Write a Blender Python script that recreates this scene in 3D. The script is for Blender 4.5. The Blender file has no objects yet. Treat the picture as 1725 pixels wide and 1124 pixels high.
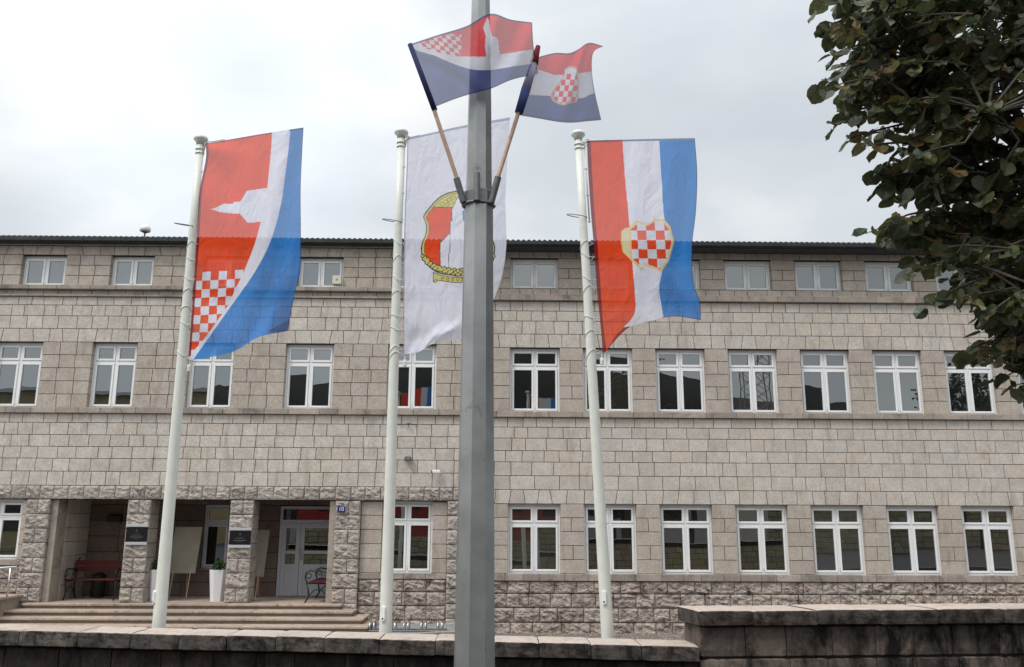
import bpy, math, random
import numpy as np
from mathutils import Vector, Matrix, noise
R = math.radians
random.seed(7)
S = bpy.context.scene
COL = S.collection

# ------------------------------------------------------------------ camera
F, PITCH, ROLL, YAW = 1450.0, R(12.162), R(-0.2625), R(0.690)
CX, CY, EYE = 862.5, 562.0, 1.7
cam_d = bpy.data.cameras.new('camera'); cam = bpy.data.objects.new('camera', cam_d); COL.objects.link(cam)
cam_d.sensor_width = 36; cam_d.sensor_fit = 'HORIZONTAL'; cam_d.lens = F/1725*36
cam_d.clip_start = 0.05; cam_d.clip_end = 3000
cam.matrix_world = Matrix.Translation((0, 0, EYE)) @ (Matrix.Rotation(-YAW, 4, 'Z') @ Matrix.Rotation(R(90)+PITCH, 4, 'X') @ Matrix.Rotation(-ROLL, 4, 'Z'))
S.camera = cam

# ------------------------------------------------------------------ world, sun, exposure
SUN = Vector((-0.52, -0.46, 1.0)).normalized()
w = bpy.data.worlds.new('World'); S.world = w; w.use_nodes = True
nt = w.node_tree; nt.nodes.clear()
def N(nt, t, **k):
    n = nt.nodes.new(t)
    for a, b in k.items(): setattr(n, a, b)
    return n
out = N(nt, 'ShaderNodeOutputWorld')
sky = N(nt, 'ShaderNodeTexSky', sky_type='NISHITA', sun_disc=False)
sky.sun_elevation = math.asin(SUN.z); sky.sun_rotation = math.atan2(SUN.x, SUN.y)
sky.air_density = 1.5; sky.dust_density = 3
b1 = N(nt, 'ShaderNodeBackground'); b1.inputs[1].default_value = 0.08
nt.links.new(sky.outputs[0], b1.inputs[0])
tc = N(nt, 'ShaderNodeTexCoord')
mp = N(nt, 'ShaderNodeMapping'); mp.inputs['Scale'].default_value = (1, 1, 2.2); mp.inputs['Location'].default_value = (1.7, 0.4, 0.9)
nt.links.new(tc.outputs['Generated'], mp.inputs[0])
n1 = N(nt, 'ShaderNodeTexNoise'); n1.inputs['Scale'].default_value = 2.0; n1.inputs['Detail'].default_value = 5; n1.inputs['Roughness'].default_value = 0.5; n1.inputs['Distortion'].default_value = 0.2
nt.links.new(mp.outputs[0], n1.inputs[0])
cr = N(nt, 'ShaderNodeValToRGB')
cr.color_ramp.elements[0].position = 0.37; cr.color_ramp.elements[0].color = (0.63, 0.67, 0.715, 1)
cr.color_ramp.elements[1].position = 0.63; cr.color_ramp.elements[1].color = (0.90, 0.915, 0.925, 1)
e = cr.color_ramp.elements.new(0.5); e.color = (0.71, 0.75, 0.79, 1)
nt.links.new(n1.outputs[0], cr.inputs[0])
# overcast: the zenith is brighter than the horizon, and the side towards the hidden sun is brighter
sx = N(nt, 'ShaderNodeSeparateXYZ'); nt.links.new(tc.outputs['Generated'], sx.inputs[0])
mr = N(nt, 'ShaderNodeMapRange'); mr.inputs[1].default_value = 0.45; mr.inputs[2].default_value = 1.0; mr.inputs[3].default_value = 1.0; mr.inputs[4].default_value = 1.9
nt.links.new(sx.outputs[2], mr.inputs[0])
dt = N(nt, 'ShaderNodeVectorMath', operation='DOT_PRODUCT'); dt.inputs[1].default_value = SUN
nt.links.new(tc.outputs['Generated'], dt.inputs[0])
mr2 = N(nt, 'ShaderNodeMapRange'); mr2.inputs[1].default_value = 0.25; mr2.inputs[2].default_value = 1.0; mr2.inputs[3].default_value = 1.0; mr2.inputs[4].default_value = 1.7
nt.links.new(dt.outputs['Value'], mr2.inputs[0])
mm = N(nt, 'ShaderNodeMath', operation='MULTIPLY'); nt.links.new(mr.outputs[0], mm.inputs[0]); nt.links.new(mr2.outputs[0], mm.inputs[1])
dt2 = N(nt, 'ShaderNodeVectorMath', operation='DOT_PRODUCT'); dt2.inputs[1].default_value = Vector((-0.31, 0.84, 0.46)).normalized()
nt.links.new(tc.outputs['Generated'], dt2.inputs[0])
mr3 = N(nt, 'ShaderNodeMapRange', interpolation_type='SMOOTHSTEP'); mr3.inputs[1].default_value = 0.962; mr3.inputs[2].default_value = 1.0; mr3.inputs[3].default_value = 1.0; mr3.inputs[4].default_value = 1.38
nt.links.new(dt2.outputs['Value'], mr3.inputs[0])
mm2 = N(nt, 'ShaderNodeMath', operation='MULTIPLY'); nt.links.new(mm.outputs[0], mm2.inputs[0]); nt.links.new(mr3.outputs[0], mm2.inputs[1]); mm = mm2
b2 = N(nt, 'ShaderNodeBackground'); nt.links.new(cr.outputs[0], b2.inputs[0]); nt.links.new(mm.outputs[0], b2.inputs[1])
mx = N(nt, 'ShaderNodeMixShader'); mx.inputs[0].default_value = 0.9
nt.links.new(b1.outputs[0], mx.inputs[1]); nt.links.new(b2.outputs[0], mx.inputs[2]); nt.links.new(mx.outputs[0], out.inputs[0])
sd = bpy.data.lights.new('sun', 'SUN'); sd.energy = 1.55; sd.angle = R(14); sd.color = (1, 0.96, 0.9)
so = bpy.data.objects.new('sun', sd); COL.objects.link(so); so.rotation_euler = SUN.to_track_quat('Z', 'Y').to_euler(); so.location = (0, 0, 20)
S.view_settings.view_transform = 'Standard'; S.view_settings.look = 'None'; S.view_settings.exposure = 0.10; S.view_settings.gamma = 1
S.render.engine = 'CYCLES'
S.cycles.max_bounces = 8; S.cycles.transparent_max_bounces = 12

# ------------------------------------------------------------------ helpers
def ray(px, py):
    u = (px-CX)/F; v = -(py-CY)/F
    c, s = math.cos(ROLL), math.sin(ROLL); u, v = c*u+s*v, -s*u+c*v
    c, s = math.cos(PITCH), math.sin(PITCH); d = (u, c-s*v, s+c*v)
    c, s = math.cos(YAW), math.sin(YAW)
    return d[0]*c+d[1]*s, -d[0]*s+d[1]*c, d[2]
def P(px, py, Y):
    r = ray(px, py); t = Y/r[1]
    return Vector((r[0]*t, Y, EYE+r[2]*t))

class MB:
    def __init__(s): s.v = []; s.f = []; s.m = []
    def add(s, vs, fs, m=0):
        o = len(s.v); s.v += [tuple(x) for x in vs]; s.f += [tuple(i+o for i in f) for f in fs]; s.m += [m]*len(fs)
    def box(s, x0, x1, y0, y1, z0, z1, m=0):
        s.add([(x0,y0,z0),(x1,y0,z0),(x1,y1,z0),(x0,y1,z0),(x0,y0,z1),(x1,y0,z1),(x1,y1,z1),(x0,y1,z1)],
              [(0,3,2,1),(4,5,6,7),(0,1,5,4),(1,2,6,5),(2,3,7,6),(3,0,4,7)], m)
    def bbox(s, x0, x1, y0, y1, z0, z1, b=0.008, m=0, xf=None):
        # box with all edges chamfered
        def f(a, b_, c): return (a, b_, c)
        vs = []; 
        xs = (x0, x1); ys = (y0, y1); zs = (z0, z1); idx = {}
        for i in (0, 1):
            for j in (0, 1):
                for k in (0, 1):
                    sx_, sy_, sz_ = (b if i == 0 else -b), (b if j == 0 else -b), (b if k == 0 else -b)
                    idx[(i,j,k,'x')] = len(vs); vs.append(f(xs[i], ys[j]+sy_, zs[k]+sz_))
                    idx[(i,j,k,'y')] = len(vs); vs.append(f(xs[i]+sx_, ys[j], zs[k]+sz_))
                    idx[(i,j,k,'z')] = len(vs); vs.append(f(xs[i]+sx_, ys[j]+sy_, zs[k]))
        fs = []
        g = lambda i, j, k, a: idx[(i,j,k,a)]
        for i in (0, 1):
            q = [g(i,0,0,'x'), g(i,1,0,'x'), g(i,1,1,'x'), g(i,0,1,'x')]; fs.append(q if i else q[::-1])
            q = [g(0,i,0,'y'), g(1,i,0,'y'), g(1,i,1,'y'), g(0,i,1,'y')]; fs.append(q[::-1] if i else q)
            q = [g(0,0,i,'z'), g(1,0,i,'z'), g(1,1,i,'z'), g(0,1,i,'z')]; fs.append(q if i else q[::-1])
        for a in (0, 1):
            for c in (0, 1):
                fs.append([g(a,c,0,'x'), g(a,c,1,'x'), g(a,c,1,'y'), g(a,c,0,'y')] if a != c else [g(a,c,0,'y'), g(a,c,1,'y'), g(a,c,1,'x'), g(a,c,0,'x')])
                fs.append([g(a,0,c,'x'), g(a,1,c,'x'), g(a,1,c,'z'), g(a,0,c,'z')] if a == c else [g(a,0,c,'z'), g(a,1,c,'z'), g(a,1,c,'x'), g(a,0,c,'x')])
                fs.append([g(0,a,c,'y'), g(1,a,c,'y'), g(1,a,c,'z'), g(0,a,c,'z')] if a != c else [g(0,a,c,'z'), g(1,a,c,'z'), g(1,a,c,'y'), g(0,a,c,'y')])
        for i in (0, 1):
            for j in (0, 1):
                for k in (0, 1):
                    q = [g(i,j,k,'x'), g(i,j,k,'y'), g(i,j,k,'z')]
                    fs.append(q if (i+j+k) % 2 else q[::-1])
        if xf: vs = [xf(*p) for p in vs]
        s.add(vs, fs, m)
    def tube(s, pts, rs, n=10, m=0, cap=True, roll=0):
        pts = [Vector(p) for p in pts]
        if not isinstance(rs, (list, tuple)): rs = [rs]*len(pts)
        vs = []; up = None
        for i, p in enumerate(pts):
            d = (pts[min(i+1, len(pts)-1)]-pts[max(i-1, 0)])
            if d.length < 1e-9: d = Vector((0, 0, 1))
            d.normalize()
            if up is None:
                up = Vector((0, -1, 0)) if abs(d.y) < 0.9 else Vector((1, 0, 0))
            a = (up-d*up.dot(d)).normalized(); up = a; b = d.cross(a)
            for k in range(n):
                t = 2*math.pi*k/n+roll; vs.append(p+(a*math.cos(t)+b*math.sin(t))*rs[i])
        fs = []
        for i in range(len(pts)-1):
            for k in range(n):
                k2 = (k+1) % n; fs.append((i*n+k, i*n+k2, (i+1)*n+k2, (i+1)*n+k))
        if cap: fs += [tuple(range(n))[::-1], tuple(range((len(pts)-1)*n, len(pts)*n))]
        s.add(vs, fs, m)
    def ring(s, c, ra, r, nrm=(0, 0, 1), n=20, k=6, m=0, sx=1.0):
        nrm = Vector(nrm).normalized(); a = nrm.orthogonal().normalized(); b = nrm.cross(a); c = Vector(c)
        pts = [c+(a*math.cos(t)*sx+b*math.sin(t))*ra for t in [2*math.pi*i/n for i in range(n+1)]]
        s.tube(pts, r, k, m, False)
    def lathe(s, prof, c=(0, 0, 0), n=20, m=0):
        c = Vector(c); vs = []
        for r_, z in prof:
            for k in range(n):
                t = 2*math.pi*k/n; vs.append(c+Vector((r_*math.cos(t), r_*math.sin(t), z)))
        fs = []
        for i in range(len(prof)-1):
            for k in range(n):
                k2 = (k+1) % n; fs.append((i*n+k, i*n+k2, (i+1)*n+k2, (i+1)*n+k))
        fs += [tuple(range(n))[::-1], tuple(range((len(prof)-1)*n, len(prof)*n))]
        s.add(vs, fs, m)
    def build(s, name, mats, parent=None, smooth=False, loc=None):
        me = bpy.data.meshes.new(name); vs = s.v
        if parent is not None:
            L = parent['_l']; vs = [(x-L[0], y-L[1], z-L[2]) for x, y, z in vs]
        elif loc: vs = [(x-loc[0], y-loc[1], z-loc[2]) for x, y, z in vs]
        me.from_pydata(vs, [], s.f)
        if not isinstance(mats, (list, tuple)): mats = [mats]
        for m in mats: me.materials.append(m)
        me.polygons.foreach_set('material_index', s.m)
        if smooth: me.polygons.foreach_set('use_smooth', [True]*len(s.f))
        me.update()
        o = bpy.data.objects.new(name, me); COL.objects.link(o)
        if parent is not None:
            o.parent = parent['o']; o['_tmp'] = 0; del o['_tmp']
        elif loc: o.location = loc
        return o
def tag(o, label=None, cat=None, group=None, kind=None):
    if label: o['label'] = label
    if cat: o['category'] = cat
    if group: o['group'] = group
    if kind: o['kind'] = kind
    return o
def thing(name, loc, label, cat, group=None):
    o = bpy.data.objects.new(name, None); COL.objects.link(o); o.location = loc; o.empty_display_size = 0.2
    tag(o, label, cat, group)
    return {'o': o, '_l': tuple(loc)}
def sub(o, T): return {'o': o, '_l': T['_l']}     # a part that carries sub-parts (same origin)

def mat(name, col, rough=0.8, metal=0.0, spec=0.3):
    m = bpy.data.materials.new(name); m.use_nodes = True; b = m.node_tree.nodes['Principled BSDF']
    b.inputs['Base Color'].default_value = (*col, 1); b.inputs['Roughness'].default_value = rough
    b.inputs['Metallic'].default_value = metal; b.inputs['Specular IOR Level'].default_value = spec
    return m
def nodes(m):
    t = m.node_tree; return t, t.nodes['Principled BSDF']
def ramp(t, src, stops):
    r = N(t, 'ShaderNodeValToRGB'); el = r.color_ramp.elements
    el[0].position = stops[0][0]; el[0].color = (*stops[0][1], 1); el[1].position = stops[-1][0]; el[1].color = (*stops[-1][1], 1)
    for p, c in stops[1:-1]: e = el.new(p); e.color = (*c, 1)
    t.links.new(src, r.inputs[0]); return r.outputs[0]
def tnoise(t, scale, detail=4, rough=0.55, vec=None, dist=0.0):
    n = N(t, 'ShaderNodeTexNoise'); n.inputs['Scale'].default_value = scale; n.inputs['Detail'].default_value = detail
    n.inputs['Roughness'].default_value = rough; n.inputs['Distortion'].default_value = dist
    if vec is None:
        c = N(t, 'ShaderNodeNewGeometry'); vec = c.outputs['Position']
    t.links.new(vec, n.inputs['Vector']); return n.outputs[0]
def mixc(t, fac, a, b, mode='MIX'):
    m = N(t, 'ShaderNodeMix', data_type='RGBA', blend_type=mode)
    for sock, val in ((m.inputs[0], fac), (m.inputs[6], a), (m.inputs[7], b)):
        if hasattr(val, 'links'): t.links.new(val, sock)
        else: sock.default_value = val if isinstance(val, float) else (*val, 1)
    return m.outputs[2]
def bump(t, b, src, strength, dist):
    n = N(t, 'ShaderNodeBump'); n.inputs['Strength'].default_value = strength; n.inputs['Distance'].default_value = dist
    t.links.new(src, n.inputs['Height']); t.links.new(n.outputs[0], b.inputs['Normal'])
def stone_mat(name, cols, stain=None, stain_lo=0.55, stain_hi=0.7, stain_scale=1.6, bs=0.3, bd=0.01, grain=30, stretch=(1, 1, 1)):
    m = mat(name, cols[0], 0.9, 0, 0.2); t, b = nodes(m)
    g = N(t, 'ShaderNodeNewGeometry')
    k = len(cols)-1
    base = ramp(t, g.outputs['Random Per Island'], [(i/k, c) for i, c in enumerate(cols)])
    n = tnoise(t, grain, 6, 0.65)
    base = mixc(t, 0.55, base, ramp(t, n, [(0.3, (0.55, 0.54, 0.53)), (0.7, (1.2, 1.2, 1.2))]), 'MULTIPLY')
    n2 = tnoise(t, 4.0, 5, 0.6)
    base = mixc(t, 0.5, base, ramp(t, n2, [(0.3, (0.72, 0.69, 0.66)), (0.7, (1.15, 1.15, 1.15))]), 'MULTIPLY')
    if stain:
        mpn = N(t, 'ShaderNodeMapping'); mpn.inputs['Scale'].default_value = stretch
        t.links.new(g.outputs['Position'], mpn.inputs[0])
        f = ramp(t, tnoise(t, stain_scale, 8, 0.7, mpn.outputs[0], 0.4), [(stain_lo, (0, 0, 0)), (stain_hi, (1, 1, 1))])
        base = mixc(t, f, base, stain)
    t.links.new(base, b.inputs['Base Color'])
    bump(t, b, n, bs, bd)
    return m
def noisy(name, c1, c2, scale, rough=0.8, metal=0.0, bs=0.2, bd=0.005, detail=6, spec=0.3, lo=0.35, hi=0.65):
    m = mat(name, c1, rough, metal, spec); t, b = nodes(m); n = tnoise(t, scale, detail, 0.6)
    t.links.new(ramp(t, n, [(lo, c1), (hi, c2)]), b.inputs['Base Color'])
    if bs: bump(t, b, n, bs, bd)
    return m

M_STONE = stone_mat('pale_limestone', [(0.55,0.495,0.435),(0.59,0.535,0.475),(0.51,0.46,0.41),(0.61,0.56,0.50),(0.55,0.51,0.465),(0.58,0.51,0.44),(0.53,0.485,0.435),(0.57,0.535,0.49)],
                    stain=(0.27,0.225,0.185), stain_lo=0.54, stain_hi=0.82, stain_scale=1.7, bs=0.25, bd=0.006, grain=22, stretch=(2.2,1,0.45))
M_STONEP = stone_mat('brown_limestone', [(0.46,0.40,0.345),(0.49,0.43,0.37),(0.435,0.38,0.33),(0.50,0.445,0.385),(0.47,0.42,0.37)],
                    stain=(0.25,0.20,0.16), stain_lo=0.54, stain_hi=0.80, stain_scale=1.7, bs=0.3, bd=0.006, grain=22, stretch=(2.0,1,0.5))
M_MORTAR = mat('dark_mortar', (0.025, 0.02, 0.017), 0.95)
M_BAND = stone_mat('band_stone', [(0.40,0.345,0.295),(0.34,0.295,0.255),(0.44,0.38,0.32),(0.30,0.265,0.235),(0.38,0.33,0.285)],
                   stain=(0.13,0.11,0.10), stain_lo=0.52, stain_hi=0.72, stain_scale=2.2, bs=0.3, bd=0.006)
M_ROUGH = stone_mat('rock_faced_stone', [(0.44,0.37,0.32),(0.50,0.425,0.37),(0.39,0.33,0.29),(0.52,0.455,0.40),(0.45,0.385,0.34)],
                    stain=(0.075,0.055,0.047), stain_lo=0.48, stain_hi=0.68, stain_scale=4.5, bs=1.0, bd=0.04, grain=16)
M_ROUGH2 = stone_mat('grey_rock_faced_stone', [(0.44,0.39,0.35),(0.50,0.45,0.40),(0.39,0.35,0.315),(0.47,0.425,0.38)],
                    stain=(0.10,0.08,0.07), stain_lo=0.54, stain_hi=0.70, stain_scale=5, bs=1.0, bd=0.04, grain=16)
M_PORCH = stone_mat('shade_darkened_porch_stone', [(0.17,0.125,0.105),(0.20,0.15,0.125),(0.15,0.115,0.10)], bs=0.2, grain=22)  # brown tone lowered so the porch's inner walls look deep in shade
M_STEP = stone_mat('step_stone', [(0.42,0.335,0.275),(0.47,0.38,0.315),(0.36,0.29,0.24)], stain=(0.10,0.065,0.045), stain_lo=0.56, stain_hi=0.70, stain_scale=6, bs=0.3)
M_RISER = stone_mat('shade_darkened_riser_stone', [(0.24,0.195,0.155),(0.27,0.22,0.175)], stain=(0.08,0.055,0.04), stain_lo=0.58, stain_hi=0.72, stain_scale=4, bs=0.3)  # base darker than the treads for the shadow under the nosings, plus stains
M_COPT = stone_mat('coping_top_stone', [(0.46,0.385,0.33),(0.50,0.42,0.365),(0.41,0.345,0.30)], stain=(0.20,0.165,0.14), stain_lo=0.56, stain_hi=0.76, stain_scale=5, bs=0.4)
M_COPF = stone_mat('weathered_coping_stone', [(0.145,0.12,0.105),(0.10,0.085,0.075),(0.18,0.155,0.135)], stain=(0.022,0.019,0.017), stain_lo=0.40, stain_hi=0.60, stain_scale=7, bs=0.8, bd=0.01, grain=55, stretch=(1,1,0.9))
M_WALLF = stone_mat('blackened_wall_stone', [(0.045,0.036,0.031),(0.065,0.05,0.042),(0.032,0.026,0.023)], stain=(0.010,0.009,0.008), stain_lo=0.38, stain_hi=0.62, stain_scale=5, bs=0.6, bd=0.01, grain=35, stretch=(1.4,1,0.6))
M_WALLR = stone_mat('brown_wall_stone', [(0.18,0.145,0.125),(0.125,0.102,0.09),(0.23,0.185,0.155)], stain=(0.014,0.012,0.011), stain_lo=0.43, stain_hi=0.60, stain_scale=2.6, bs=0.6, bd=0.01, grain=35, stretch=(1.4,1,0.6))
M_PVC = mat('white_plastic', (0.80, 0.80, 0.80), 0.35, 0, 0.4)
M_DOORW = mat('white_door_paint', (0.50, 0.51, 0.55), 0.45)
M_ROOF = noisy('dark_roof_tile', (0.035,0.037,0.042), (0.06,0.06,0.065), 6, 0.6)
M_GUT = noisy('dark_gutter_metal', (0.018,0.019,0.021), (0.035,0.036,0.038), 3, 0.45, 0.3)
M_POLE = noisy('painted_pole', (0.66,0.67,0.60), (0.72,0.73,0.67), 8, 0.35, bs=0, spec=0.4)
M_GALV = noisy('galvanised_steel', (0.27,0.275,0.27), (0.36,0.365,0.36), 5, 0.38, 0.6, bs=0.05)
t, b_ = nodes(M_GALV); base = b_.inputs['Base Color'].links[0].from_socket
b_.inputs['Base Color'].links[0]
mk = ramp(t, tnoise(t, 9, 8, .75), [(.60, (1, 1, 1)), (.70, (.55, .52, .48))]); t.links.new(mixc(t, 1.0, base, mk, 'MULTIPLY'), b_.inputs['Base Color'])
M_COLLAR = noisy('grey_painted_collar', (0.15,0.155,0.16), (0.21,0.215,0.22), 20, 0.5, 0.4)
M_WOOD = noisy('staff_wood', (0.45,0.30,0.20), (0.58,0.42,0.30), 25, 0.6, bs=0.1)
M_STEEL = mat('brushed_steel', (0.62, 0.62, 0.62), 0.25, 1.0)
M_IRON = mat('black_cast_iron', (0.02, 0.022, 0.022), 0.5)
M_RED = noisy('red_slat_paint', (0.065,0.009,0.008), (0.095,0.013,0.011), 12, 0.5)
M_WHITE = mat('white_enamel', (0.78, 0.78, 0.78), 0.3)
M_ROPE = mat('white_rope', (0.72, 0.72, 0.68), 0.7)
M_BLACK = mat('black_gloss_panel', (0.012, 0.012, 0.014), 0.15, 0, 0.5)
M_SILV = mat('silver_trim', (0.50, 0.50, 0.52), 0.4, 0.3)
M_INT = mat('porch_plaster', (0.13, 0.10, 0.09), 0.9)  # dark tone stands in for shade on the porch ceiling
M_CREAM = noisy('cream_board', (0.27,0.25,0.19), (0.33,0.305,0.235), 2, 0.7, bs=0)
M_ASPH = noisy('asphalt', (0.045,0.045,0.047), (0.07,0.068,0.066), 40, 0.9, bs=0.4)
M_PAVE = noisy('yard_paving', (0.19,0.195,0.19), (0.27,0.27,0.26), 9, 0.9)
M_GRAV = noisy('gravel', (0.10,0.09,0.082), (0.30,0.27,0.245), 60, 0.95, bs=1.0, bd=0.02)
M_KERB = noisy('kerb_stone', (0.24,0.20,0.17), (0.34,0.29,0.25), 14, 0.9)
M_HILL = noisy('forested_hill', (0.010,0.012,0.011), (0.022,0.022,0.017), 0.05, 1.0, bs=0)
M_BARK = noisy('bark', (0.05,0.04,0.032), (0.10,0.082,0.068), 25, 0.95, bs=0.8, bd=0.01)
M_PLANT = noisy('green_leaf', (0.015,0.045,0.010), (0.035,0.08,0.02), 30, 0.6, bs=0)

def glass_mat(name, fac, tint=(0.82, 0.86, 0.86), dark=(0.012, 0.013, 0.013)):
    m = bpy.data.materials.new(name); m.use_nodes = True; t = m.node_tree; t.nodes.clear()
    o = N(t, 'ShaderNodeOutputMaterial'); d = N(t, 'ShaderNodeBsdfDiffuse'); d.inputs[0].default_value = (*dark, 1)
    g = N(t, 'ShaderNodeBsdfGlossy'); g.inputs['Roughness'].default_value = 0.0; g.inputs[0].default_value = (*tint, 1)
    nz = tnoise(t, 1.1, 2); bp = N(t, 'ShaderNodeBump'); bp.inputs['Strength'].default_value = 0.06; bp.inputs['Distance'].default_value = 0.02
    t.links.new(nz, bp.inputs['Height']); t.links.new(bp.outputs[0], g.inputs['Normal'])
    x = N(t, 'ShaderNodeMixShader'); x.inputs[0].default_value = fac
    t.links.new(d.outputs[0], x.inputs[1]); t.links.new(g.outputs[0], x.inputs[2]); t.links.new(x.outputs[0], o.inputs[0])
    return m
M_GLASS = glass_mat('window_glass', 0.28)
M_GLASSC = glass_mat('curtained_window_glass', 0.27, dark=(0.035, 0.034, 0.03))
M_GLASSD = glass_mat('warm_dark_window_glass', 0.30, dark=(0.02, 0.018, 0.014))  # slightly warmer dark backing, so panes vary
M_GLASST = glass_mat('blind_backed_glass', 0.22, dark=(0.11, 0.115, 0.115))

# ------------------------------------------------------------------ stone courses
def joints(x0, x1, wa, wb):
    n = max(1, round((x1-x0)/((wa+wb)/2))); ws = [random.uniform(wa, wb) for _ in range(n)]; s_ = sum(ws)
    xs = [x0]
    for w_ in ws: xs.append(xs[-1]+w_*(x1-x0)/s_)
    return xs
def plain_stone(B, a0, b0, a1, b1, z0, z1, y, dep=0.28, m=0, gap=0.006, prot=0.0):
    # trapezoid stone; a/b = left/right x at bottom (0) and top (1)
    g = gap; bv = 0.005; yf = y-prot
    o = [(a0+g, z0+g), (b0-g, z0+g), (b1-g, z1-g), (a1+g, z1-g)]
    i = [(a0+g+bv, z0+g+bv), (b0-g-bv, z0+g+bv), (b1-g-bv, z1-g-bv), (a1+g+bv, z1-g-bv)]
    vs = [(x, yf, z) for x, z in i]+[(x, yf+bv, z) for x, z in o]+[(x, y+dep, z) for x, z in o]
    fs = [(0,1,2,3)]
    for k in range(4):
        k2 = (k+1) % 4; fs += [(k, 4+k, 4+k2, k2), (4+k, 8+k, 8+k2, 4+k2)]
    B.add(vs, fs, m)
def course(B, x0, x1, z0, z1, y, wa=0.30, wb=0.52, slant=0.0, rough=False, dep=0.28, xs=None, gap=0.006, m=0):
    xs = xs or joints(x0, x1, wa, wb)
    sl = [0]+[random.uniform(-slant, slant) for _ in xs[1:-1]]+[0]
    for i in range(len(xs)-1):
        a, b = xs[i], xs[i+1]
        if rough: rough_stone(B, a, b, z0, z1, y, dep, gap)
        else:
            plain_stone(B, a-sl[i], b-sl[i+1], a+sl[i], b+sl[i+1], z0, z1, y, dep, m, gap, random.uniform(0, 0.005))
def rough_stone(B, a, b, z0, z1, y, dep=0.28, gap=0.007, amp=0.048):
    nx = max(6, int((b-a)/0.026)); nz = max(6, int((z1-z0)/0.024)); g = gap
    a += g; b -= g; z0 += g; z1 -= g; sd_ = random.uniform(0, 100); amp *= random.uniform(0.6, 1.25)
    tx, tz = random.uniform(-.35, .35), random.uniform(-.35, .35)
    vs = []
    for j in range(nz+1):
        for i in range(nx+1):
            u, v = i/nx, j/nz
            ed = min(1, min(u, 1-u)*(b-a)/0.035)*min(1, min(v, 1-v)*(z1-z0)/0.035)
            n_ = noise.fractal(Vector((u*(b-a)*7+sd_, v*(z1-z0)*11+u*(b-a)*3, sd_)), 0.7, 2.2, 5)
            n_ += 0.9*abs(noise.noise(Vector((u*(b-a)*5-sd_, v*(z1-z0)*14+u*(b-a)*5, sd_*2))))-.2
            h = amp*(0.55+tx*(u-.5)+tz*(v-.5)+0.75*n_)
            vs.append((a+u*(b-a), y-max(0, h)*ed, z0+v*(z1-z0)))
    W = nx+1
    fs = [(j*W+i, j*W+i+1, (j+1)*W+i+1, (j+1)*W+i) for j in range(nz) for i in range(nx)]
    o = len(vs); vs += [(a, y, z0), (b, y, z0), (b, y, z1), (a, y, z1), (a, y+dep, z0), (b, y+dep, z0), (b, y+dep, z1), (a, y+dep, z1)]
    for k in range(4):
        k2 = (k+1) % 4; fs.append((o+k, o+4+k, o+4+k2, o+k2))
    B.add(vs, fs, 0)
def free(x0, x1, ops):
    r = []; x = x0
    for a, b in sorted(ops):
        if a > x: r.append((x, a))
        x = max(x, b)
    if x < x1: r.append((x, x1))
    return r

YR, YL = 20.0, 19.7
JX = -0.75                        # where the projecting left block meets the right block
XE, XW = 19.2, -17.5
hall = thing('town_hall', (2, YR, -0.77), 'long two storey town hall of pale limestone blocks with white windows and dark tiled roof', 'building')
wall = MB(); plinth = MB(); lint = MB()
def backing(B, x0, x1, z0, z1, y): B.box(x0+0.008, x1-0.008, y+0.014, y+0.26, z0-0.001, z1+0.001, 1)
def lay(x0, x1, zs, y, ops, wa=0.30, wb=0.50, slants=None, B=wall, fixed=None):
    pm = 2 if (ops or zs[0] > 6.95) else 0
    for i in range(len(zs)-1):
        z1, z0 = zs[i], zs[i+1]
        for a, b in free(x0, x1, ops):
            if fixed and b-a < 0.8:
                xs = [a, b] if i % 2 == fixed-1 else [a, (a+b)/2+random.uniform(-.03, .03), b]
            else: xs = None
            course(B, a, b, z0, z1, y, wa, wb, (slants[i] if slants else 0.006), xs=xs, m=pm)
            backing(B, a, b, z0, z1, y)
# right block
RX = [0.2+1.722*i for i in range(11)]
RO1 = [(x-0.03+0.01*i, x+1.16+0.012*i) for i, x in enumerate(RX)]
RO2 = [(x, x+1.17) for x in RX]
RO3 = [(x-0.0, x+1.15) for x in RX]
def div(a, b, n): return [a+(b-a)*i/n for i in range(n+1)]
lay(JX, XE, [8.24, 8.134], YR-0.04, [], 0.7, 1.1)
lay(JX, XE, [8.134, 7.885], YR, [], 0.28, 0.42, [0.03])
lay(JX, XE, div(7.885, 7.12, 3), YR, RO3, fixed=1)
lay(JX, XE, [7.12, 6.955], YR, [], 0.3, 0.5)
lay(JX, XE, [6.805, 6.564, 6.316, 5.997], YR, [], 0.27, 0.50)
lay(JX, XE, [5.997, 5.67], YR, [], 0.30, 0.44, [0.028])
lay(JX, XE, div(5.67, 4.148, 5), YR, RO2, fixed=1)
lay(JX, XE, [4.013, 3.785, 3.53, 3.242, 2.984, 2.672, 2.355], YR, [], 0.30, 0.60)
lay(JX, XE, [2.355, 2.04], YR, [], 0.28, 0.42, [0.030])
lay(JX, XE, div(2.04, 0.505, 5), YR, RO1, fixed=1)
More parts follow.
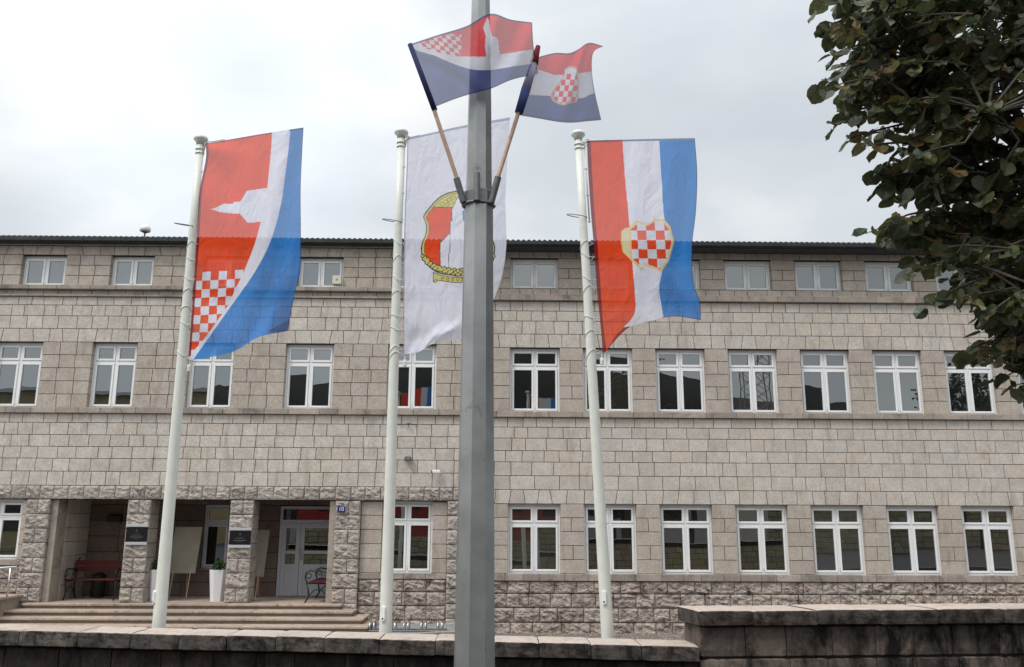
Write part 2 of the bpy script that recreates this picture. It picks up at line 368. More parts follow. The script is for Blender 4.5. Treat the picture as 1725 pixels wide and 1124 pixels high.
# left block
LX = [-11.72, -9.48, -7.245, -5.01, -2.62]
LO2 = [(-13.95, -12.87), (-11.72, -10.63), (-9.48, -8.45), (-7.245, -6.2), (-5.01, -3.9), (-2.64, -1.52), (-16.2, -15.1)]
LO3 = [(-13.6, -12.6), (-11.36, -10.32), (-9.27, -8.25), (-7.05, -6.0), (-4.84, -3.78), (-2.62, -1.56), (-15.8, -14.8)]
lay(XW, JX, [8.11, 8.0], YL-0.03, [], 0.7, 1.1)
lay(XW, JX, [8.0, 7.775], YL, [], 0.28, 0.48, [0.03])
lay(XW, JX, div(7.775, 7.02, 3), YL, LO3, 0.32, 0.46)
lay(XW, JX, [6.92, 6.79], YL+0.02, [], 0.30, 0.5)
lay(XW, JX, [6.755, 6.55, 6.292, 5.985], YL, [], 0.27, 0.48)
lay(XW, JX, [5.985, 5.67], YL, [], 0.28, 0.46, [0.03])
lay(XW, JX, div(5.67, 4.148, 5), YL, LO2, 0.34, 0.50)
lay(XW, JX, [4.013, 3.8, 3.524, 3.26, 2.993, 2.705, 2.392], YL, [], 0.28, 0.50)
# ground storey of the left block beside the piers
PR = [(-10.55, -10.03), (-8.31, -7.79), (-6.03, -5.51), (-3.69, -3.13), (-1.19, JX)]
lay(XW, -10.55, div(2.08, 0.78, 4), YL+0.05, [(-11.75, -10.68), (-14.0, -12.9)], 0.34, 0.5)
lay(-3.13, -1.19, div(2.08, 0.52, 5), YL+0.08, [(-2.65, -1.53)], 0.3, 0.5)
wall_o = wall.build('wall', [M_STONE, M_MORTAR, M_STONEP], hall)
# projecting bands
band = MB()
def bnd(x0, x1, z0, z1, y, pr, B=band, wa=0.5, wb=1.0):
    xs = joints(x0, x1, wa, wb)
    for i in range(len(xs)-1):
        B.bbox(xs[i]+0.003, xs[i+1]-0.003, y-pr-random.uniform(0, .003), y+0.2, z0, z1, 0.008)
    B.box(x0, x1, y-pr+0.012, y+0.19, z0+0.006, z1-0.006, 1)
bnd(JX, XE, 6.812, 6.955, YR, 0.09); bnd(XW, JX+0.06, 6.92, 7.02, YL, 0.10); bnd(XW, JX+0.04, 6.757, 6.80, YL, 0.05)
bnd(JX, XE, 4.015, 4.146, YR, 0.075, wa=0.4, wb=0.8); bnd(XW, JX+0.05, 4.015, 4.146, YL, 0.075, wa=0.4, wb=0.8)
bnd(JX, XE, 0.352, 0.503, YR, 0.07, wa=0.3, wb=0.6)
bnd(-3.13, -1.19, 0.395, 0.518, YL+0.08, 0.05, wa=0.4, wb=0.6)
bnd(XW, -10.55, 0.655, 0.778, YL+0.05, 0.05, wa=0.4, wb=0.6)
band.build('string_course', [M_BAND, M_MORTAR], hall)
# rock-faced plinth
for z1, z0 in ((0.344, 0.078), (0.074, -0.226), (-0.23, -0.536), (-0.54, -0.86)):
    course(plinth, JX+0.05, XE, z0, z1, YR-0.02, 0.34, 0.62, rough=True, xs=None)
plinth.box(JX, XE, YR+0.0, YR+0.26, -0.9, 0.345, 1)
for z1, z0 in ((0.39, 0.125), (0.12, -0.17), (-0.175, -0.47), (-0.475, -0.86)):
    course(plinth, -3.13, -1.19, z0, z1, YL+0.06, 0.34, 0.62, rough=True)
plinth.box(-3.13, -1.19, YL+0.08, YL+0.28, -0.9, 0.39, 1)
for z1, z0 in ((0.65, 0.37), (0.366, 0.07), (0.066, -0.23), (-0.234, -0.53), (-0.534, -0.86)):
    course(plinth, XW, -10.55, z0, z1, YL+0.03, 0.34, 0.62, rough=True)
plinth.box(XW, -10.55, YL+0.05, YL+0.28, -0.9, 0.65, 1)
plinth.build('plinth', [M_ROUGH, M_MORTAR], hall)
course(lint, XW, JX, 2.092, 2.392, YL-0.02, 0.29, 0.37, rough=True, dep=0.3)
lint.box(XW, JX-0.01, YL+0.0, YL+0.5, 2.086, 2.39, 1)
lint.build('rough_lintel', [M_ROUGH2, M_MORTAR], hall)
for pi, (a, b) in enumerate(PR):
    B = MB(); zb = -0.12 if 0 < pi < 3 else -0.86
    zs = [2.085-0.315*i for i in range(8)]
    if zb < -0.5: zs += [-0.43, -0.86]
    zs[-1] = zb if zb > -.5 else zs[-1]
    for i in range(len(zs)-1):
        if i % 2 == 0 and b-a > 0.5: xs = [a, (a+b)/2+random.uniform(-.03, .03), b]
        else: xs = [a, b]
        for k in range(len(xs)-1): rough_stone(B, xs[k], xs[k+1], zs[i+1], zs[i], YL-0.03, 0.5, 0.006)
    B.box(a+0.01, b-0.01, YL, YL+0.48, zb, 2.084, 1)
    B.build('pier', [M_ROUGH2, M_MORTAR], hall)
# smooth jambs beside the outer piers
jb = MB(); jb.bbox(-10.028, -9.885, YL+0.06, YL+0.5, -0.12, 2.084, 0.006); jb.build('door_jamb', M_BAND, hall)
jb = MB(); jb.bbox(-3.83, -3.695, YL+0.04, YL+0.5, -0.12, 2.084, 0.006)
jb.build('door_jamb', M_BAND, hall)
# porch interior
YB = 21.35
pi_ = MB()
def tiled(B, x0, x1, y, zs, ops=()):
    for i in range(len(zs)-1):
        for a, b in free(x0, x1, [o[:2] for o in ops if o[2] < zs[i]-0.01 and o[3] > zs[i+1]+0.01]):
            course(B, a, b, zs[i+1], zs[i], y, 0.55, 0.9, dep=0.2)
            B.box(a, b, y+0.012, y+0.19, zs[i+1], zs[i], 1)
dl = P(464, 1000, YB).x; dr = P(562, 1000, YB).x
wl = P(342, 900, YB).x; wr = P(386, 900, YB).x; wz0, wz1 = 0.52, 2.0
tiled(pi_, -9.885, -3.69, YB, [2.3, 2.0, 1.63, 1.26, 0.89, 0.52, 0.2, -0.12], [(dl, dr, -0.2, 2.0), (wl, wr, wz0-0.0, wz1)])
# side walls of the porch: pale stone left, shade-darkened stone right
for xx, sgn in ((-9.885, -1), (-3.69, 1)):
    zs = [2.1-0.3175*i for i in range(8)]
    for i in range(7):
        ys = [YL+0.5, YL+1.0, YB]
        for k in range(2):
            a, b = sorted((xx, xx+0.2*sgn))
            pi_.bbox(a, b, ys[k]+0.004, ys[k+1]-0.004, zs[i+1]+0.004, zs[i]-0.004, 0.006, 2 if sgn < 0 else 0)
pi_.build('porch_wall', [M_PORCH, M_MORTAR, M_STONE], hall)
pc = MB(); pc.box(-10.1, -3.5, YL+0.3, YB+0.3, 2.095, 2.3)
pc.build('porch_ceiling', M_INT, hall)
pf = MB(); xs = joints(-10.4, -3.2, 0.9, 1.3)
for i in range(len(xs)-1): pf.bbox(xs[i]+.002, xs[i+1]-.002, YL-0.02, YB+0.1, -0.3, -0.12, 0.004)
pf.build('porch_floor', M_STEP, hall)
# rest of the shell: sides, back, inside darkness
sh = MB()
sh.box(XE-0.02, XE+0.25, YR+0.05, 32, -0.9, 8.1); sh.box(XW-0.25, XW+0.02, YL+0.05, 32, -0.9, 8.0); sh.box(XW, XE, 31.8, 32.1, -0.9, 8.1)
sh.box(XW, -10.1, 20.5, 20.6, -0.9, 8); sh.box(-3.4, XE, 20.5, 20.6, -0.9, 8); sh.box(-10.1, -3.4, 20.5, 20.6, 2.35, 8)
sh.build('inner_wall', M_INT, hall)
# roof
rf = MB(); n = int((XE-XW+1)/0.02); x0 = XW-0.5
vs = []; 
for i in range(n+1):
    x = x0+i*0.02; h = 0.018*math.cos(2*math.pi*i*0.02/0.125)
    vs += [(x, 19.47, 8.165+h), (x, 26, 9.9+h), (x, 19.47, 8.135+h)]
rf.add(vs, [(3*i, 3*i+3, 3*i+4, 3*i+1) for i in range(n)]+[(3*i+2, 3*i+5, 3*i+3, 3*i) for i in range(n)])
rf.box(x0, XE+0.5, 19.56, 26, 8.03, 8.07)
rf.add([(x0, 26, 9.9), (XE+.5, 26, 9.9), (XE+.5, 32.6, 8.1), (x0, 32.6, 8.1)], [(0, 1, 2, 3)])
rf.build('roof', M_ROOF, hall)
gt = MB()
for xa, xb in ((x0, XE+0.5),):
    prof = [(19.44, 8.135), (19.435, 8.06), (19.47, 8.035), (19.55, 8.035)]
    vs = [(x, y, z) for x in (xa, xb) for y, z in prof]
    gt.add(vs, [(i, i+4, i+5, i+1) for i in range(3)]); gt.box(xa, xb, 19.475, 19.555, 8.075, 8.125)
for i in range(36): gt.bbox(XW+0.6+i, XW+0.64+i, 19.428, 19.5, 8.04, 8.125, 0.003)
gt.build('gutter', M_GUT, hall)

# ------------------------------------------------------------------ windows
def window(x0, x1, z0, z1, yw, transom=True, glass=M_GLASS, inset=0.13, parent=hall, fr=0.045, double=True, mt=M_PVC):
    y = yw+inset; B = MB(); G = MB()
    def bar(a, b, c, d, dy=0.0, dep=0.07): B.bbox(a, b, y+dy, y+dy+dep, c, d, 0.005)
    bar(x0-.005, x0+fr, z0-.005, z1+.005); bar(x1-fr, x1+.005, z0-.005, z1+.005)
    bar(x0+fr, x1-fr, z1-fr-0.02, z1+.005, 0.001); bar(x0+fr, x1-fr, z0-.005, z0+0.035, 0.001)
    xm = (x0+x1)/2; h = z1-z0
    zt = z1-0.29*h if transom else z1-fr-0.02
    cols = [(x0+fr, xm-0.022), (xm+0.022, x1-fr)] if double else [(x0+fr, x1-fr)]
    if double: bar(xm-0.022, xm+0.022, z0+0.035, z1-fr-0.02, 0.001)
    if transom:
        for a, b in cols: bar(a, b, zt-0.028, zt+0.022, 0.002)
    rows = [(z0+0.035, zt-0.028 if transom else zt)]
    if transom: rows.append((zt+0.022, z1-fr-0.02))
    s_ = 0.052
    for a, b in cols:
        for c, d in rows:
            dy = -0.016
            bar(a+.003, a+s_, c+.003, d-.003, dy, 0.05); bar(b-s_, b-.003, c+.003, d-.003, dy, 0.05)
            bar(a+s_, b-s_, d-s_, d-.003, dy+.001, 0.05); bar(a+s_, b-s_, c+.003, c+s_, dy+.001, 0.05)
            tx, tz = random.gauss(0, 0.0022), random.gauss(0, 0.0022)
            yy = y+0.014; hw = (b-a)/2; hh = (d-c)/2
            g = lambda u, v: (a+hw+u*(hw-.04), yy+u*hw*tx*2+v*hh*tz*2, c+hh+v*(hh-.04))
            G.add([g(-1,-1), g(1,-1), g(1,1), g(-1,1)], [(0,1,2,3)])
    # handle
    if double: B.bbox(xm-0.008, xm+0.008, y-0.03, y-0.015, z0+0.03+0.06, z0+0.05+0.12, 0.002)
    o = B.build('window', mt, parent); pr = sub(o, parent)
    G.build('pane', glass, pr)
    SB = MB(); SB.bbox(x0, x1, yw+0.01, yw+inset, z0-0.03, z0-0.004, 0.004)
    SB.build('sill', M_BAND, pr)
    # dark board of the room behind
GL = [M_GLASS, M_GLASSC, M_GLASS, M_GLASSD]
for q, (a, b) in enumerate(RO1): window(a, b, 0.505, 2.04, YR, glass=GL[(q*3+1) % 4])
for q, (a, b) in enumerate(RO2): window(a, b, 4.148, 5.67, YR, glass=GL[q*3 % 4])
for a, b in RO3: window(a, b, 7.12, 7.885, YR, transom=False, glass=M_GLASST)
for a, b in LO2: window(a, b, 4.148, 5.67, YL)
for a, b in LO3: window(a, b, 7.02, 7.775, YL, transom=False, glass=M_GLASST)
window(-11.75, -10.68, 0.78, 2.08, YL+0.05); window(-14.0, -12.9, 0.78, 2.08, YL+0.05)
window(-2.65, -1.53, 0.52, 2.08, YL+0.08)
window(wl, wr, wz0, wz1, YB-0.08, double=False, mt=M_DOORW)
# entrance door
B = MB(); G = MB(); yd = YB+0.02
zT = 1.98; zF = -0.12; zL = 1.66
B.bbox(dl, dl+0.07, yd, yd+0.1, zF, zT, .005); B.bbox(dr-0.07, dr, yd, yd+0.1, zF, zT, .005); B.bbox(dl+.07, dr-.07, yd, yd+0.1, zT-0.07, zT, .005)
B.bbox(dl+.07, dr-.07, yd+.002, yd+0.1, zL-0.08, zL, .005)
G.box(dl+.06, dr-.06, yd+0.05, yd+0.06, zL-.02, zT-.05)
xmid = P(503, 950, YB).x
for a, b in ((dl+0.07, xmid-0.004), (xmid+0.004, dr-0.07)):
    q = 0.10; y0 = yd+0.012
    B.bbox(a, a+q, y0, y0+0.05, zF+.01, zL-.085, .004); B.bbox(b-q, b, y0, y0+.05, zF+.01, zL-.085, .004)
    for c, d in ((zL-.20, zL-.085), (0.86, 0.93), (0.50, 0.62), (zF+.01, 0.02)): B.bbox(a+q, b-q, y0+.001, y0+.05, c, d, .004)
    B.bbox(a+q-.01, b-q+.01, y0+.02, y0+.04, 0.0, 0.52, .004)
    G.box(a+q-.01, b-q+.01, y0+.022, y0+.03, 0.6, zL-.19)
do = B.build('entrance_door', M_DOORW, hall); dp = sub(do, hall); G.build('pane', M_GLASS, dp)
H = MB(); H.tube([(xmid+.05, yd-.04, 0.72), (xmid+.05, yd-.04, 0.98)], .011, 8); H.tube([(xmid+.05, yd-.04, .74), (xmid+.05, yd+.02, .74)], .008, 6); H.tube([(xmid+.05, yd-.04, .96), (xmid+.05, yd+.02, .96)], .008, 6)
H.build('handle', M_STEEL, dp)

# ------------------------------------------------------------------ entrance steps and side wall
st = thing('entrance_steps', (-6.8, 19.0, -0.54), 'broad flight of worn stone steps wrapping up to the open porch', 'steps')
ST = MB(); RI = MB()
for k in range(4):
    zt = -0.12-0.105*k; xr = (-3.42, -3.10, -2.82, -2.66)[k]; xl = -10.25-0.20*k; yf = 19.42-0.40*k
    xs = joints(xl, xr, 1.0, 1.5)
    for i in range(len(xs)-1): ST.bbox(xs[i]+.002, xs[i+1]-.002, yf, 19.8 if k == 0 else yf+0.44, zt-0.045, zt, 0.007)
    if k: ST.bbox(xr-0.36, xr-0.004, yf+0.004, 19.64, zt-.047, zt-.002, .007)
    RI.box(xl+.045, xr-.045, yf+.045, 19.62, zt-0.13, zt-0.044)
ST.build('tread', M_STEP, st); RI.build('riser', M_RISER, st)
sw = thing('side_wall', (-11.0, 18.8, -0.77), 'low stone side wall with pale cap left of the entrance steps', 'wall')
B = MB(); B.bbox(-12.5, -10.42, 18.2, 19.6, -0.77, 0.0, .01); B.build('wall', M_BAND, sw)
B = MB(); B.bbox(-12.55, -10.36, 18.15, 19.62, 0.0, 0.055, .01); B.build('coping', M_STEP, sw)
hr = thing('handrail', (-10.7, 18.5, 0.05), 'round steel handrail on a post left of the entrance steps', 'handrail')
a = P(29, 955, 18.6); b_ = P(-60, 962, 18.6)
B = MB(); B.tube([b_, a], .025, 12); B.build('rail', M_STEEL, hr, True)
c_ = P(18, 956, 18.6)
for dx in (0, -1.2):
    B = MB(); B.tube([(c_.x+dx, c_.y, 0.05), (c_.x+dx, c_.y, c_.z)], .02, 10); B.build('post', M_STEEL, hr, True)

# ------------------------------------------------------------------ things in the porch
def bench(name_label, O, ang, L, foot=0.0):
    T = thing('park_bench', O, name_label, 'bench', 'iron and red slat benches in the porch')
    T['_l'] = (0, 0, 0); rz = Matrix.Rotation(ang, 4, 'Z')
    SE = MB(); BK = MB()
    for i in range(5): SE.bbox(-L/2, L/2, -0.22+i*0.085, -0.22+i*0.085+0.07, 0.42+0.004*abs(i-2), 0.445+0.004*abs(i-2), .004)
    for i in range(2): BK.bbox(-L/2, L/2, 0.225+0.03*i, 0.25+0.03*i, 0.60+i*0.13, 0.71+i*0.13, .004)
    SE.build('seat', M_RED, T); BK.build('backrest', M_RED, T)
    for sx_ in (-1, 1):
        x = sx_*(L/2-0.06); A = MB()
        A.tube([(x, -0.28, 0), (x, -0.20, 0.12), (x, -0.22, 0.28), (x, -0.26, 0.40), (x, -0.10, 0.41), (x, 0.18, 0.40), (x, 0.23, 0.55), (x, 0.30, 0.88), (x, 0.33, 0.90)], .018, 8)
        A.tube([(x, 0.30, 0), (x, 0.22, 0.12), (x, 0.19, 0.28), (x, 0.20, 0.41)], .018, 8)
        A.tube([(x, -0.24, 0.40), (x, -0.30, 0.52), (x, -0.28, 0.64), (x, -0.20, 0.68), (x, -0.05, 0.66), (x, 0.12, 0.66), (x, 0.25, 0.62)], .016, 8)
        A.ring((x, -0.22, 0.57), 0.055, .01, (1, 0, 0), 16, 6); A.ring((x, 0.10, 0.56), 0.04, .009, (1, 0, 0), 16, 6)
        A.tube([(x, -0.20, 0.14), (x, -0.08, 0.27), (x, 0.06, 0.29), (x, 0.20, 0.14)], .011, 6)
        A.build('side_frame', M_IRON, T, True)
    T['o'].rotation_euler = (0, 0, ang)
b1p = P(138, 1000, 21.0)
bench('red slatted bench with black iron sides against the left porch wall, beside the dark bin', (-9.20, 20.45, -0.12), 0.0, 1.24)
b2p = P(545, 1000, 20.4)
bench('bench seen end on beside the white double door', (-4.02, 20.4, -0.12), R(-90), 1.25)
T = thing('litter_bin', (P(163, 1000, 20.95).x, 20.98, -0.12), 'dark litter bin standing at the end of the red bench', 'bin'); x, y, z = T['_l']
B = MB(); B.lathe([(.13, 0), (.15, .02), (.16, .42), (.14, .46)], (x, y, z), 16); B.build('body', M_IRON, T)
B = MB(); B.lathe([(.165, .46), (.165, .49), (.08, .55)], (x, y, z), 16); B.build('lid', M_IRON, T)
T = thing('wall_lamp', (P(195, 875, YB).x, YB, P(195, 875, YB).z), 'small dark lamp box high on the back wall of the left porch bay', 'lamp'); x, y, z = T['_l']
B = MB(); B.bbox(x-.17, x+.17, y-.12, y+.0, z-.05, z+.09, .01); B.build('housing', M_IRON, T)
B = MB(); B.bbox(x-.15, x+.15, y-.11, y-.01, z-.09, z-.052, .005); B.build('cover', M_INT, T)

def board(label, xl, xr, zt, zb, y, lean=0.10, tilt=0.05):
    T = thing('notice_board', ((xl+xr)/2, y, -0.12), label, 'notice board', 'cream boards on easels in the porch')
    B = MB()
    def xf(a, b, c): return (a+tilt*(c-zb), b+lean*(c-zb), c)
    B.bbox(xl, xr, y-.012, y+.012, zb, zt, .003, 0, xf); B.build('panel', M_CREAM, T)
    B = MB()
    for xx in (xl+.12, xr-.12): B.tube([(xx-0.02, y-.08, -0.12), (xx+tilt*(zt-zb)*.8, y+.03+lean*(zt-zb)*.9, zt-.1)], .013, 8)
    B.tube([((xl+xr)/2, y+.45, -0.12), ((xl+xr)/2+.05, y+.03+lean*(zt-zb), zt-.12)], .013, 8)
    B.build('easel', M_WOOD, T)
yb = 20.75
board('large cream notice board on an easel between the two porch planters', P(283, 960, yb).x, P(329, 966, yb).x, P(335, 888, yb).z, P(329, 966, yb).z, yb)
board('cream notice board half hidden behind the pier nearest the door', P(412, 970, yb).x, P(444, 972, yb).x, P(444, 893, yb).z, P(444, 972, yb).z, yb)
def planter(label, x, y):
    z = -0.12; T = thing('planter', (x, y, z), label, 'planter', 'tall white planters in the porch')
    def sq(h, r): return [(x-r, y-r, h), (x+r, y-r, h), (x+r, y+r, h), (x-r, y+r, h)]
    B = MB(); hs = [(z, .135), (z+.66, .19), (z+.68, .19), (z+.68, .17), (z+.6, .165)]; vs = []
    for h, r_ in hs: vs += [(x+r_*math.cos(R(45+30+60*k))*1.05, y+r_*math.sin(R(45+30+60*k))*1.05, h) for k in range(6)]
    fs = [tuple(range(6))[::-1]]+[(6*i+k, 6*i+(k+1) % 6, 6*i+6+(k+1) % 6, 6*i+6+k) for i in range(4) for k in range(6)]+[tuple(range(24, 30))]
    B.add(vs, fs); B.build('pot', M_WHITE, T)
    B = MB()
    for k in range(170):
        th, ph, r_ = random.uniform(0, 6.28), random.uniform(0, 1.5), random.uniform(.03, .17)
        c = Vector((x+r_*math.cos(th)*math.cos(ph), y+r_*math.sin(th)*math.cos(ph), z+.66+r_*1.5*math.sin(ph)))
        d = Vector((random.gauss(0, 1), random.gauss(0, 1), random.gauss(0.4, 1))).normalized(); e_ = d.orthogonal().normalized()
        B.add([c-e_*.012, c+d*.035-e_*.022, c+d*.07, c+d*.035+e_*.022], [(0, 1, 2, 3)])
    for k in range(8):
        th = k*.8; B.tube([(x, y, z+.6), (x+.08*math.cos(th), y+.08*math.sin(th), z+.85)], .004, 4)
    B.build('plant', M_PLANT, T)
planter('tall white hexagonal planter standing against the pier nearest the door', P(366, 1000, 20.1).x, 20.1)
planter('tall white planter partly hidden behind the leftmost flagpole', P(262, 1000, 20.1).x, 20.1)
def plaque(label, x0, x1, z0, z1):
    y = YL-0.10; T = thing('wall_plaque', ((x0+x1)/2, y, (z0+z1)/2), label, 'plaque', 'black plaques on the porch piers')
    B = MB(); B.bbox(x0, x1, y, y+.03, z0, z1, .003); B.build('panel', M_BLACK, T)
    B = MB(); B.bbox(x0-.01, x1+.01, y-.004, y+.035, z1+.005, z1+.065, .003); B.bbox(x0-.01, x1+.01, y-.004, y+.035, z0-.065, z0-.005, .003)
    B.build('trim', M_SILV, T)
    B = MB(); xc = (x0+x1)/2; m_ = z1-(z1-z0)*.3
    def ln(a, b, zz, h=.006): B.box(xc+a, xc+b, y-.002, y+.002, zz, zz+h)
    for k in range(4): ln(-.03+.006*k, .03-.006*k, m_+.02-.012*k)
    ln(-.006, .006, m_+.03, .018); ln(-.08, .08, m_-.06); ln(-.11, .11, m_-.085); ln(-.14, .14, m_-.125, .014); ln(-.07, .07, m_-.155)
    B.build('lettering', mat('dull_silver_lettering', (.09, .09, .09), .6), T)
for lb, (xa, ya, xb, yb2) in (('black plaque on the pier left of the middle porch bay, left of the other plaque', (211, 888, 247, 913)), ('black plaque with silver trim on the pier nearest the white door', (385, 894, 421, 918))):
    a = P(xa+2, ya, YL-.1); b_ = P(xb, yb2, YL-.1); plaque(lb, a.x-.0, a.x+.47, b_.z, a.z)
T = thing('house_number_sign', (P(575, 858, YL-.1).x, YL-.1, P(575, 858, YL).z), 'small blue enamel house number sign reading 10 on the pier right of the door', 'sign'); x, y, z = T['_l']
B = MB(); B.bbox(x-.085, x+.085, y, y+.02, z-.065, z+.065, .006); B.build('panel', mat('blue_enamel', (.02, .03, .16), .25), T)
cu = bpy.data.curves.new('number_text', 'FONT'); cu.body = '10'; cu.size = .12; cu.align_x = 'CENTER'; cu.align_y = 'CENTER'; cu.extrude = .001
to = bpy.data.objects.new('tmp_text', cu); COL.objects.link(to); bpy.context.view_layer.update()
me = bpy.data.meshes.new_from_object(to.evaluated_get(bpy.context.evaluated_depsgraph_get())); bpy.data.objects.remove(to)
o = bpy.data.objects.new('number', me); COL.objects.link(o); o.parent = T['o']; o.rotation_euler = (R(90), 0, 0); o.location = (0, -.003, 0); me.materials.clear(); me.materials.append(M_WHITE)

# small things on the facade
def at_wall(px, py, Y=YL): return P(px, py, Y)
p = at_wall(737, 795); T = thing('security_camera', p, 'small white security camera on the wall above the rough stone lintel', 'camera'); x, y, z = p
B = MB(); B.bbox(x-.11, x+.07, y-.16, y-.09, z-.035, z+.035, .012); B.build('housing', M_WHITE, T)
B = MB(); B.tube([(x+.06, y, z-.03), (x+.06, y-.08, z-.04), (x+.04, y-.12, z-.02)], .016, 8); B.build('bracket', M_WHITE, T)
B = MB(); B.tube([(x-.13, y-.125, z-.002), (x-.105, y-.125, z)], .03, 12); B.build('lens', M_IRON, T)
p = at_wall(688, 773); T = thing('floodlight', p, 'small grey floodlight with two brackets on the wall left of the security camera', 'lamp'); x, y, z = p
B = MB(); B.bbox(x-.06, x+.06, y-.15, y-.04, z-.04, z+.05, .01); B.build('housing', M_COLLAR, T)
B = MB(); B.tube([(x-.08, y, z-.02), (x-.08, y-.1, z+.03)], .009, 6); B.tube([(x+.08, y, z-.02), (x+.08, y-.1, z+.03)], .009, 6); B.tube([(x-.08, y-.08, z-.045), (x+.08, y-.08, z-.045)], .009, 6); B.build('bracket', M_COLLAR, T)
p = at_wall(688, 715); T = thing('cable_bracket', p, 'old dark cable bracket fixed just under the upper string course', 'bracket'); x, y, z = p
B = MB(); B.tube([(x, y+.02, z-.02), (x, y-.10, z)], .014, 6); B.tube([(x-.04, y-.08, z), (x+.05, y-.08, z+.01)], .012, 6); B.build('arm', M_IRON, T)
B = MB(); B.tube([(x-.32, y-.012, z+.01), (x-.15, y-.02, z+.0), (x, y-.08, z), (x+.2, y-.015, z+.0)], .006, 5); B.build('cable', M_IRON, T)
p = at_wall(569, 475, YL); T = thing('junction_box', p, 'pale square junction box beside a top floor window', 'box'); x, y, z = p
B = MB(); B.bbox(x-.105, x+.105, y-.13, y-.0, z-.09, z+.12, .012); B.build('box', mat('cream_plastic', (.6, .58, .48), .5), T)
B = MB()
for k in (-.05, 0, .05): B.tube([(x+k, y-.07, z-.09), (x+k, y-.07, z-.125)], .012, 6)
B.ring((x, y-.132, z+.02), .018, .004, (0, 1, 0), 10, 5); B.build('cable_gland', M_IRON, T)
p = P(243, 404, 20.2); T = thing('roof_antenna', p, 'white mushroom shaped antenna dome on a post above the roof edge', 'antenna'); x, y, z = p
zt = P(243, 391, 20.2).z
B = MB(); B.tube([(x, y, z-.1), (x, y, zt)], .022, 8); B.tube([(x, y, zt-.03), (x, y, zt+.005)], [.03, .08], 12); B.build('post', M_COLLAR, T)
B = MB(); B.lathe([(.09, 0), (.125, .02), (.128, .08), (.105, .14), (.06, .175), (.01, .185)], (x, y, zt), 20); B.build('dome', M_WHITE, T, True)

# ------------------------------------------------------------------ ground
B = MB(); B.add([(-900, 8.9, -.80), (900, 8.9, -.80), (900, 900, -.80), (-900, 900, -.80)], [(0, 1, 2, 3)])
B.box(-60, -1.93, 9.0, 19.9, -.79, -.54); B.box(-1.93, -.58, 18.05, 19.9, -.79, -.541)
tag(B.build('yard_ground', M_PAVE), 'grey paved yard between the low wall and the building', None, None, 'structure')
B = MB(); B.add([(-900, -900, 0), (900, -900, 0), (900, 8.75, 0), (-900, 8.75, 0)], [(0, 1, 2, 3)]); B.box(-900, 900, 8.75, 8.9, -.9, -.004)
tag(B.build('street_pavement', M_ASPH), 'dark asphalt street and pavement in front of the wall', None, None, 'structure')
# gravel bed with rounded kerb corner
pts = [(-1.92, 9.1), (-1.92, 15.6), (-1.90, 16.6), (-1.80, 17.3), (-1.60, 17.75), (-1.2, 17.98), (-.85, 18.05), (-.62, 18.3), (-.56, 18.8), (-.55, 19.65)]
kc = curve_pts = [Vector((a, b, 0)) for a, b in pts]
B = MB(); vs = []
for i, q in enumerate(kc):
    d = (kc[min(i+1, len(kc)-1)]-kc[max(i-1, 0)]).normalized(); nn = Vector((-d.y, d.x, 0))*.06
    vs += [q+nn+Vector((0, 0, -.80)), q+nn+Vector((0, 0, -.50)), q+nn*.8+Vector((0, 0, -.49)), q-nn*.8+Vector((0, 0, -.49)), q-nn+Vector((0, 0, -.50)), q-nn+Vector((0, 0, -.80))]
B.add(vs, [(6*i+k, 6*i+6+k, 6*i+7+k, 6*i+1+k) for i in range(len(kc)-1) for k in range(5)])
tag(B.build('kerb', M_KERB), 'pale kerb curving round the gravel bed', None, None, 'structure')
B = MB()
B.add([(a, b, -.68-.09*max(0, (b-16)/4)) for a, b in pts]+[(-.5, 19.98, -.77), (18, 19.98, -.77), (18, 16, -.68), (18, 9.1, -.68)], [tuple(range(len(pts)+4))[::-1]])
tag(B.build('gravel_bed', M_GRAV), 'grey gravel bed at the foot of the building', None, None, 'structure')
B = MB()
for k in range(5200):
    x = random.uniform(0.7, 9); y = max(17, 19.9-abs(random.gauss(0, .5)) if k % 2 else random.uniform(18, 19.9))
    r_ = random.uniform(.008, .028); c = Vector((x, y, -.68-.09*(y-16)/4+.004+r_*.3)); q = Matrix.Rotation(random.uniform(0, 6), 3, 'Z')
    vv = [c+q @ Vector((a*r_*random.uniform(.7, 1.3), b*r_, d*r_*.7)) for a, b, d in ((1,0,0),(-1,0,0),(0,1,0),(0,-1,0),(0,0,1))]
    B.add(vv, [(0,2,4),(2,1,4),(1,3,4),(3,0,4)])
tag(B.build('loose_gravel', stone_mat('loose_stones', [(.12,.10,.09),(.38,.34,.30),(.22,.19,.17),(.16,.13,.10),(.30,.24,.16)], grain=60)), 'loose stones and dry leaves on the gravel bed', 'gravel', None, 'stuff')

# bicycle rack
T = thing('bicycle_rack', (P(685, 1060, 18.4).x, 18.4, -.54), 'low chrome bicycle rack of paired hoops by the rough stone base', 'bicycle rack')
ys_ = 18.4; base = MB()
xa = P(618, 1060, ys_).x; xb = P(752, 1060, ys_).x
base.tube([(xa, ys_-.12, -.52), (xb, ys_-.12, -.52)], .015, 8); base.tube([(xa, ys_+.22, -.52), (xb, ys_+.22, -.52)], .015, 8); base.build('base_rail', M_COLLAR, T)
for px in (624, 631, 659, 666, 681, 688, 710, 717, 738, 745):
    x = P(px, 1055, ys_).x; zt = P(px, 1047, ys_).z; B = MB()
    B.tube([(x, ys_-.12, -.53), (x, ys_-.12, zt-.06), (x, ys_-.06, zt), (x, ys_+.16, zt), (x, ys_+.22, zt-.06), (x, ys_+.22, -.53)], .014, 8)
    B.build('hoop', M_STEEL, T, True)

